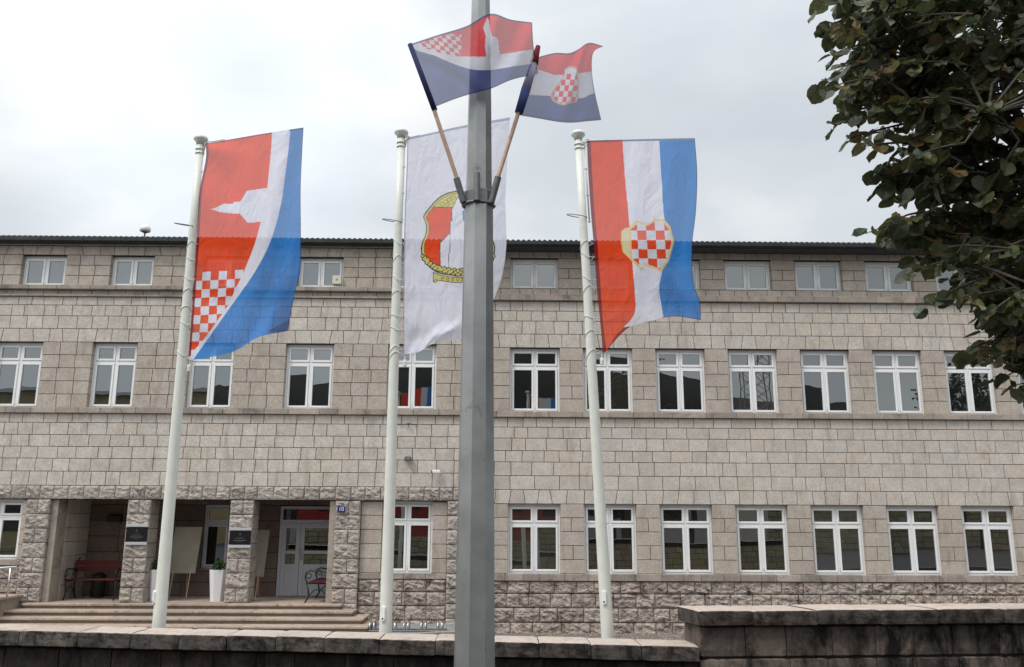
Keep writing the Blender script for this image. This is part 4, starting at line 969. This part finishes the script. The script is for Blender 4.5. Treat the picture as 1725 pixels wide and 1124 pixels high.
rows4 = [C4((66,240),(210,192),(370,142),(500,75),(610,106),(727,122)), C4((96,320),(235,270),(375,235),(500,180),(612,185),(730,192)), C4((132,415),(262,368),(380,330),(500,290),(620,272),(736,264)),
         C4((166,505),(285,455),(385,425),(505,388),(622,352),(748,335)), C4((203,578),(300,540),(382,513),(505,480),(618,432),(760,400))]
def dep4(u, v): return -.10+.10*np.sin(u*7.5)*u*(.5+.5*v)+.035*np.sin(u*16+v*5)*u+.02*np.exp(-(((v-.25-u*1.6)/.09)**2))
flag('cloth', rows4, YP, 200, 130, paint4, dep4, M_CLOTH2, T)
T = thing('hand_flag', pe(510, 1070, YP-.06), 'small waving red white and blue flag with a chequered shield, right of the lamp post', 'flag', 'small flags on the lamp post')
B = MB(); B.tube([pe(508, 1078, YP-.05), pe(543, 955, YP-.06), pe(652, 612, YP-.02), pe(750, 300, YP+.0), pe(756, 262, YP+.0)], .0105, 10); B.build('staff', M_WOOD, T, True)
B = MB(); B.tube([pe(655, 610, YP-.02), pe(694, 480, YP-.01)], [.021, .024], 12); B.tube([pe(694, 480, YP-.01), pe(737, 342, YP-.003)], [.0235, .018], 12, m=2)
B.tube([pe(737, 345, YP-.003), pe(746, 300, YP), pe(760, 250, YP)], [.022, .018, .012], 8, m=1); B.build('sleeve', [mat('blue_cloth', (.045, .06, .17), .9), mat('red_cloth', (.22, .03, .04), .9), mat('pale_cloth', (.34, .34, .44), .9)], T, True)
def paint5(px, py, u, v):
    x = (px-670)*3.21; y = py*3.21; c = np.empty(x.shape+(3,)); c[:] = BLU2
    setc(c, inpoly(x, y, [(500,0),(1300,0),(1300,470),(1060,505),(1000,530),(930,537),(830,520),(705,512),(500,515)]), WHT2)
    setc(c, inpoly(x, y, [(500,0),(1300,0),(1300,380),(1040,388),(960,400),(850,407),(755,375),(500,360)]), RED2)
    em = [tuple(p) for p in curve([(902,372),(935,358),(970,370),(974,405),(980,450),(978,505),(968,552),(925,562),(890,570),(838,545),(828,512),(850,475),(885,430),(900,400),(902,372)], 60)]
    setc(c, inpoly(x, y, em), (.50, .40, .30)); ins = [(915+(a-915)*.88, 478+(b-478)*.93) for a, b in em]; s_ = inpoly(x, y, ins); setc(c, s_, WHT2)
    i = np.floor((x-915+(y-400)*.18)/24); j = np.floor((y-400)/31); setc(c, s_ & (y > 400) & ((i+j) % 2 == 0), RED2)
    setc(c, (v < .03), (.22, .03, .06)); setc(c, (v > .975), (.03, .03, .11)); setc(c, (u > .985), (.12, .06, .16)); return c
rows5 = [C4((762,308),(850,287),(925,288),(975,268),(1035,232),(1112,250)), C4((748,370),(830,375),(910,370),(965,350),(1020,320),(1058,285)), C4((725,430),(815,450),(905,445),(960,430),(1010,410),(1050,385)),
         C4((700,510),(795,535),(890,545),(950,540),(1010,520),(1066,500)), C4((662,625),(770,643),(870,660),(945,664),(1020,657),(1101,650))]
def dep5(u, v): return .01+.07*np.sin(u*7+1)*u+.03*np.sin(u*14+v*6)*u
flag('cloth', rows5, YP, 160, 130, paint5, dep5, M_CLOTH2, T)

# ------------------------------------------------------------------ trees
def leaf_mat(name, cols, rough=.38):
    m = bpy.data.materials.new(name); m.use_nodes = True; t = m.node_tree; t.nodes.clear(); o = N(t, 'ShaderNodeOutputMaterial')
    g = N(t, 'ShaderNodeNewGeometry'); k = len(cols)-1; c = ramp(t, g.outputs['Random Per Island'], [(i/k, q) for i, q in enumerate(cols)])
    c = mixc(t, .6, c, ramp(t, tnoise(t, 35, 3), [(.35, (.6, .6, .55)), (.7, (1.3, 1.25, 1.1))]), 'MULTIPLY')
    p_ = N(t, 'ShaderNodeBsdfPrincipled'); p_.inputs['Roughness'].default_value = rough; p_.inputs['Specular IOR Level'].default_value = .5; t.links.new(c, p_.inputs['Base Color'])
    tr = N(t, 'ShaderNodeBsdfTranslucent'); t.links.new(c, tr.inputs[0]); x = N(t, 'ShaderNodeMixShader'); x.inputs[0].default_value = .35
    t.links.new(p_.outputs[0], x.inputs[1]); t.links.new(tr.outputs[0], x.inputs[2]); t.links.new(x.outputs[0], o.inputs[0]); return m
M_LEAF = leaf_mat('linden_leaf', [(.075,.085,.036),(.080,.092,.040),(.045,.060,.030),(.105,.115,.050),(.065,.082,.038),(.050,.068,.034),(.095,.100,.050),(.070,.085,.036),(.045,.066,.034),(.062,.085,.040),(.20,.12,.04),(.052,.070,.030),(.12,.13,.055),(.06,.08,.036),(.17,.15,.06),(.065,.085,.04)])
LEAFO = [(0, 0), (.26, -.10), (.50, .08), (.58, .40), (.46, .72), (.18, .92), (0, 1.02), (-.18, .92), (-.46, .72), (-.58, .40), (-.50, .08), (-.26, -.10)]
def leaf(B, c, d, nrm, size, rnd):
    d = d.normalized(); b = nrm.cross(d)
    if b.length < 1e-4: b = d.orthogonal()
    b.normalize(); n_ = d.cross(b).normalized(); fold_ = rnd.uniform(.05, .45); cu_ = rnd.uniform(-.35, .35); wv = rnd.uniform(-.12, .12)
    vs = [c+d*size*.45+n_*size*cu_*.1]; sq_ = rnd.uniform(.8, 1.1)
    for k, (a, e_) in enumerate(LEAFO): vs.append(c+b*size*a*sq_+d*size*e_+n_*size*(abs(a)*fold_+cu_*e_*e_*.5+wv*math.sin(k*2.1)))
    B.add(vs, [(0, k+1, (k+1) % 12+1) for k in range(12)])
def twig(L_, W_, p0, p1, nl, size, rnd, sag=.06):
    mid = (p0+p1)/2+Vector((rnd.uniform(-.05, .05), rnd.uniform(-.05, .05), rnd.uniform(0, sag)))
    q = lambda t: p0*(1-t)**2+mid*2*t*(1-t)+p1*t*t
    W_.tube([q(k/5) for k in range(6)], [.008, .007, .006, .005, .0035, .002], 5, cap=False)
    ax = (p1-p0).normalized()
    for k in range(nl):
        t = (k+rnd.uniform(.3, .9))/nl; c = q(t); sd_ = 1 if k % 2 else -1
        side = ax.cross(Vector((0, 0, 1))); side = side.normalized() if side.length > .01 else Vector((1, 0, 0))
        d = ax*rnd.uniform(.2, .8)+side*sd_*rnd.uniform(.4, 1)+Vector((rnd.gauss(0, .25), rnd.gauss(0, .25), rnd.uniform(-1.1, .05)))
        nrm = Vector((rnd.gauss(0, .7), rnd.gauss(0, .7), 1)); pe_ = c+d.normalized()*size*.35
        W_.tube([c, pe_], .0016, 3, cap=False); leaf(L_, pe_, d, nrm, size*rnd.uniform(.65, 1.2), rnd)
rnd = random.Random(11)
T = thing('linden_tree', (5.0, 6.3, 0), 'dark linden tree with hanging leafy branches at the right edge', 'tree')
L_ = MB(); W_ = MB()
edge = [(1388,-60),(1400,20),(1420,60),(1400,110),(1420,160),(1420,215),(1465,240),(1485,300),(1500,330),(1545,375),(1560,420),(1590,460),(1600,500),(1640,560),(1680,600),(1700,640),(1760,670),(1900,640),(2150,560),(2250,300),(2250,-700),(1500,-700)]
ex = np.array([p[0] for p in edge[:]]); 
def inside(px, py): return bool(inpoly(np.array([px]), np.array([py]), edge)[0])
tips = [(1378,12),(1384,48),(1392,60),(1383,140),(1392,150),(1415,165),(1404,214),(1425,235),(1475,285),(1498,338),(1465,392),(1490,388),(1530,462),(1548,440),(1562,512),(1600,505),(1632,590),(1655,560),(1680,640),(1705,650),(1395,95),(1408,5),(1410,120),(1445,190),(1720,600),(1425,30),(1450,60),(1590,400),(1510,300)]
hub = Vector((4.4, 6.0, 3.6)); anchors = []
for (px, py) in tips:
    Y = rnd.uniform(4.3, 5.0); p1 = P(px, py, Y); ln = rnd.uniform(.34, .55)
    dv = (P(px+150+rnd.uniform(-20, 40), py-45+rnd.uniform(-30, 30), Y+.2)-p1).normalized(); p0 = p1+dv*ln
    twig(L_, W_, p0, p1, rnd.randint(9, 12), .092, rnd); anchors.append(p0)
cnt = 0
while cnt < 700:
    if cnt % 5 < 3: px, py = rnd.uniform(1430, 1840), rnd.uniform(-60, 690)
    else: px, py = rnd.uniform(1500, 2150), rnd.uniform(-600, 640)
    if not inside(px-25, py) or not inside(px-10, py+24): continue
    if noise.noise(Vector((px*.009, py*.011, 3))) > .22: continue
    Y = 4.4+abs(rnd.gauss(0, 1.0)); Y = min(Y, 7.4); p1 = P(px, py, Y)
    dv = Vector((rnd.uniform(.3, 1), rnd.uniform(-.3, .6), rnd.uniform(-.2, .7))).normalized(); p0 = p1+dv*rnd.uniform(.22, .4)
    twig(L_, W_, p0, p1, rnd.randint(7, 10), .090, rnd); anchors.append(p0); cnt += 1
fill = [(1405,1480,-20,62),(1420,1540,-20,190),(1412,1520,105,175),(1450,1560,150,250),(1490,1600,230,330),(1545,1640,320,420),(1480,1560,385,402),(1570,1680,400,520),(1640,1725,500,600)]
for k in range(110):
    a, b_, c, d = fill[k % len(fill)]; px, py = rnd.uniform(a, b_), rnd.uniform(c, d); Y = rnd.uniform(4.3, 5.6); p1 = P(px, py, Y)
    dv = Vector((rnd.uniform(.5, 1), rnd.uniform(-.2, .5), rnd.uniform(-.1, .5))).normalized(); p0 = p1+dv*rnd.uniform(.2, .34)
    twig(L_, W_, p0, p1, rnd.randint(6, 9), .092, rnd); anchors.append(p0)
for k in range(620):          # unseen side of the crown over the pavement, added to shade the lamp post
    p1 = Vector((rnd.uniform(3.3, 6.6), rnd.uniform(-1.5, 4.3), rnd.uniform(2.9, 6.3))); dv = Vector((rnd.uniform(.1, 1), rnd.uniform(.1, 1), rnd.uniform(-.2, .5))).normalized()
    if p1.x < .64*p1.y+.75: continue
    p0 = p1+dv*rnd.uniform(.25, .45); twig(L_, W_, p0, p1, 8, .11, rnd)
    if k % 6 == 0: anchors.append(p0)
L_.build('crown', M_LEAF, T)
# limbs from the trunk reach the anchors
limbs = []
for k in range(16):
    a = anchors[rnd.randrange(len(anchors))] if k > 5 else anchors[k*4]
    m1 = hub+(a-hub)*.4+Vector((0, 0, rnd.uniform(.1, .4))); m2 = hub+(a-hub)*.75+Vector((0, 0, rnd.uniform(.05, .2)))
    W_.tube([hub+Vector((0, 0, rnd.uniform(-.6, 1.2))), m1, m2, a], [.05, .032, .018, .008], 8); limbs += [m1, m2, a]
for a in anchors:
    b_ = min(limbs, key=lambda q: (q-a).length)
    if (b_-a).length < 2.2 and rnd.random() < .7: W_.tube([b_, (a+b_)/2+Vector((0, 0, rnd.uniform(0, .08))), a], [.010, .008, .006], 5, cap=False)
W_.build('branch', M_BARK, T)
B = MB(); B.tube([(5.05, 6.35, 0), (5.0, 6.3, .15), (4.95, 6.25, 1.2), (4.7, 6.1, 2.4), (4.4, 6.0, 3.4), (4.35, 6.0, 4.6), (4.5, 6.1, 5.8)], [.24, .17, .15, .135, .11, .07, .03], 14); B.build('trunk', M_BARK, T, True)

def street_tree(label, x, y, h, seed, mt, n_tw, size, spread):
    rr = random.Random(seed); T = thing('street_tree', (x, y, 0), label, 'tree', 'street trees behind the viewer, reflected in the windows'); L2 = MB(); W2 = MB()
    B = MB(); B.tube([(x, y, 0), (x+.05, y, h*.3), (x-.05, y+.05, h*.6), (x, y, h*.9)], [.16, .12, .08, .02], 8); B.build('trunk', M_BARK, T, True)
    for k in range(n_tw):
        th = rr.uniform(0, 6.283); ph = rr.uniform(-.6, 1.4); r_ = spread*rr.uniform(.5, 1)
        c = Vector((x, y, h*.63)); p1 = c+Vector((r_*math.cos(th)*math.cos(ph), r_*math.sin(th)*math.cos(ph), r_*math.sin(ph)*1.1)); p0 = c+(p1-c)*.7
        if k % 4 == 0: W2.tube([(x, y, h*rr.uniform(.35, .7)), p0], [.03, .01], 5, cap=False)
        twig(L2, W2, p0, p1, 7, size, rr)
    L2.build('crown', mt, T); W2.build('branch', M_BARK, T)
M_LEAF3 = leaf_mat('dark_leaf', [(.02,.03,.012),(.035,.045,.018),(.05,.05,.02)])
street_tree('broad dark street tree added just behind the viewer on the right', 6.4, -1.6, 5.9, 21, M_LEAF3, 330, .2, 2.1)  # added to darken the lamp post's right face; also fills ground panes
street_tree('broad dark street tree added further along the pavement on the right', 10.2, -2.4, 6.0, 22, M_LEAF3, 330, .2, 2.2)  # second tree added for the same darker side of the post
M_LEAF2 = leaf_mat('autumn_leaf', [(.12,.05,.018),(.18,.075,.02),(.09,.045,.018),(.22,.11,.03),(.10,.07,.02)])
M_LEAF3 = leaf_mat('dark_leaf', [(.02,.03,.012),(.035,.045,.018),(.05,.05,.02)])
street_tree('rust coloured street tree reflected in the upper windows', 24.7, -22, 11.2, 3, M_LEAF2, 170, .26, 2.0)
street_tree('thin dark street tree reflected in the rightmost upper windows', 25.5, -6, 11.3, 4, M_LEAF3, 230, .2, 3.2)
street_tree('dark street tree reflected in the ground floor windows near the middle', 6.3, -7, 4.6, 5, M_LEAF3, 190, .2, 2.1)
street_tree('dark street tree reflected in the ground floor windows further right', 10.4, -7.5, 4.8, 6, M_LEAF3, 190, .2, 2.1)
street_tree('bare stemmed street tree reflected in the window right of the entrance', -2.6, -6.5, 4.4, 8, M_LEAF3, 60, .15, 1.5)

# ------------------------------------------------------------------ what stands behind the viewer (seen only in the window panes)
B = MB(); n = 120; vs = []
for i in range(n+1):
    x = -700+i*14
    h = float(np.interp(x, [-700,-420,-260,-190,-154,-103,-48,18,60,100,138,216,260,330,500,700], [20,22,30,52,68,66,74,81,76,67,65,58,57,60,70,60]))*1.09+4+3*noise.noise(Vector((x*.03, 1, 0)))+2*noise.noise(Vector((x*.12, 2, 0)))
    vs += [(x, -400, -2), (x, -420, h*.7), (x, -440, h), (x, -560, h*.6)]
B.add(vs, [(4*i+k, 4*i+k+1, 4*i+5+k, 4*i+4+k) for i in range(n) for k in range(3)])
tag(B.build('hills', M_HILL, None, True), 'dark wooded hills behind the viewer, reflected in the upper windows', None, None, 'structure')
def opp(label, x0, x1, y, zb, zt, mlow, mup, roofm, zroof):
    T = thing('house_opposite', ((x0+x1)/2, y, 0), label, 'building', 'buildings across the street, seen in the panes'); B = MB(); z = 0
    while z < zb-.1:
        xs = joints(x0, x1, .4, .8)
        for k in range(len(xs)-1): B.bbox(xs[k]+.01, xs[k+1]-.01, y-.3, y+random.uniform(0, .05), z+.01, min(zb, z+.3)-.01, .02)
        z += .3
    B.build('base', mlow, T); B = MB(); B.box(x0, x1, y-8, y-.05, 0, zt); B.build('wall', mup, T)
    B = MB(); B.add([(x0-.4, y+.3, zt), (x1+.4, y+.3, zt), (x1+.4, y-4, zroof), (x0-.4, y-4, zroof), (x0-.4, y-8.3, zt), (x1+.4, y-8.3, zt)], [(0,1,2,3), (3,2,5,4), (0,3,4), (1,5,2)]); B.build('roof', roofm, T)
    x = x0+1.2
    while x < x1-1.5:
        G = MB(); G.bbox(x, x+1.1, y-.06, y+.02, zb+.9, min(zt-.4, zb+2.3), .02); G.build('window', M_BLACK, T); x += 2.6
opp('low red fronted building with yellow stone base, reflected in ground floor panes', -12, 4.5, -9, 1.25, 3.3, M_YS, noisy('red_facade', (.30,.03,.025), (.36,.045,.035), 2, .7), M_ROOF, 3.9)
opp('grey stone house across the street, reflected in the right ground floor windows', 15, 42, -10, 2.4, 3.6, M_YS, noisy('grey_facade', (.30,.27,.23), (.36,.33,.28), 2, .8), M_ROOF, 4.6)
opp('ochre rendered house with a low roof, reflected in the left upper windows', -48, -20, -16, .6, 9.8, M_YS, noisy('ochre_facade', (.42,.33,.17), (.48,.38,.21), 2, .8), M_ROOF, 10.7)
T = thing('lattice_mast', (19.5, -24, 0), 'tall steel lattice mast behind the viewer, reflected in an upper window', 'mast')
B = MB(); A_ = MB()
for sx_, sy_ in ((-1,-1),(1,-1),(1,1),(-1,1)): B.tube([(19.5+sx_*.8, -24+sy_*.8, 0), (19.5+sx_*.5, -24+sy_*.5, 15.2)], .05, 6)
for k in range(15):
    w0 = .8-.3*k/14; w1 = .8-.3*(k+1)/14
    for sy_ in (-1, 1):
        A_.tube([(19.5-w0, -24+sy_*w0, k), (19.5+w1, -24+sy_*w1, k+1)], .025, 5); A_.tube([(19.5+w0, -24+sy_*w0, k), (19.5-w1, -24+sy_*w1, k+1)], .025, 5)
B.build('leg', M_COLLAR, T); A_.build('brace', M_COLLAR, T)
for o in bpy.data.objects:
    if o.type == 'MESH' and o.data.materials and not o.data.materials[0]: print('NOMAT', o.name)
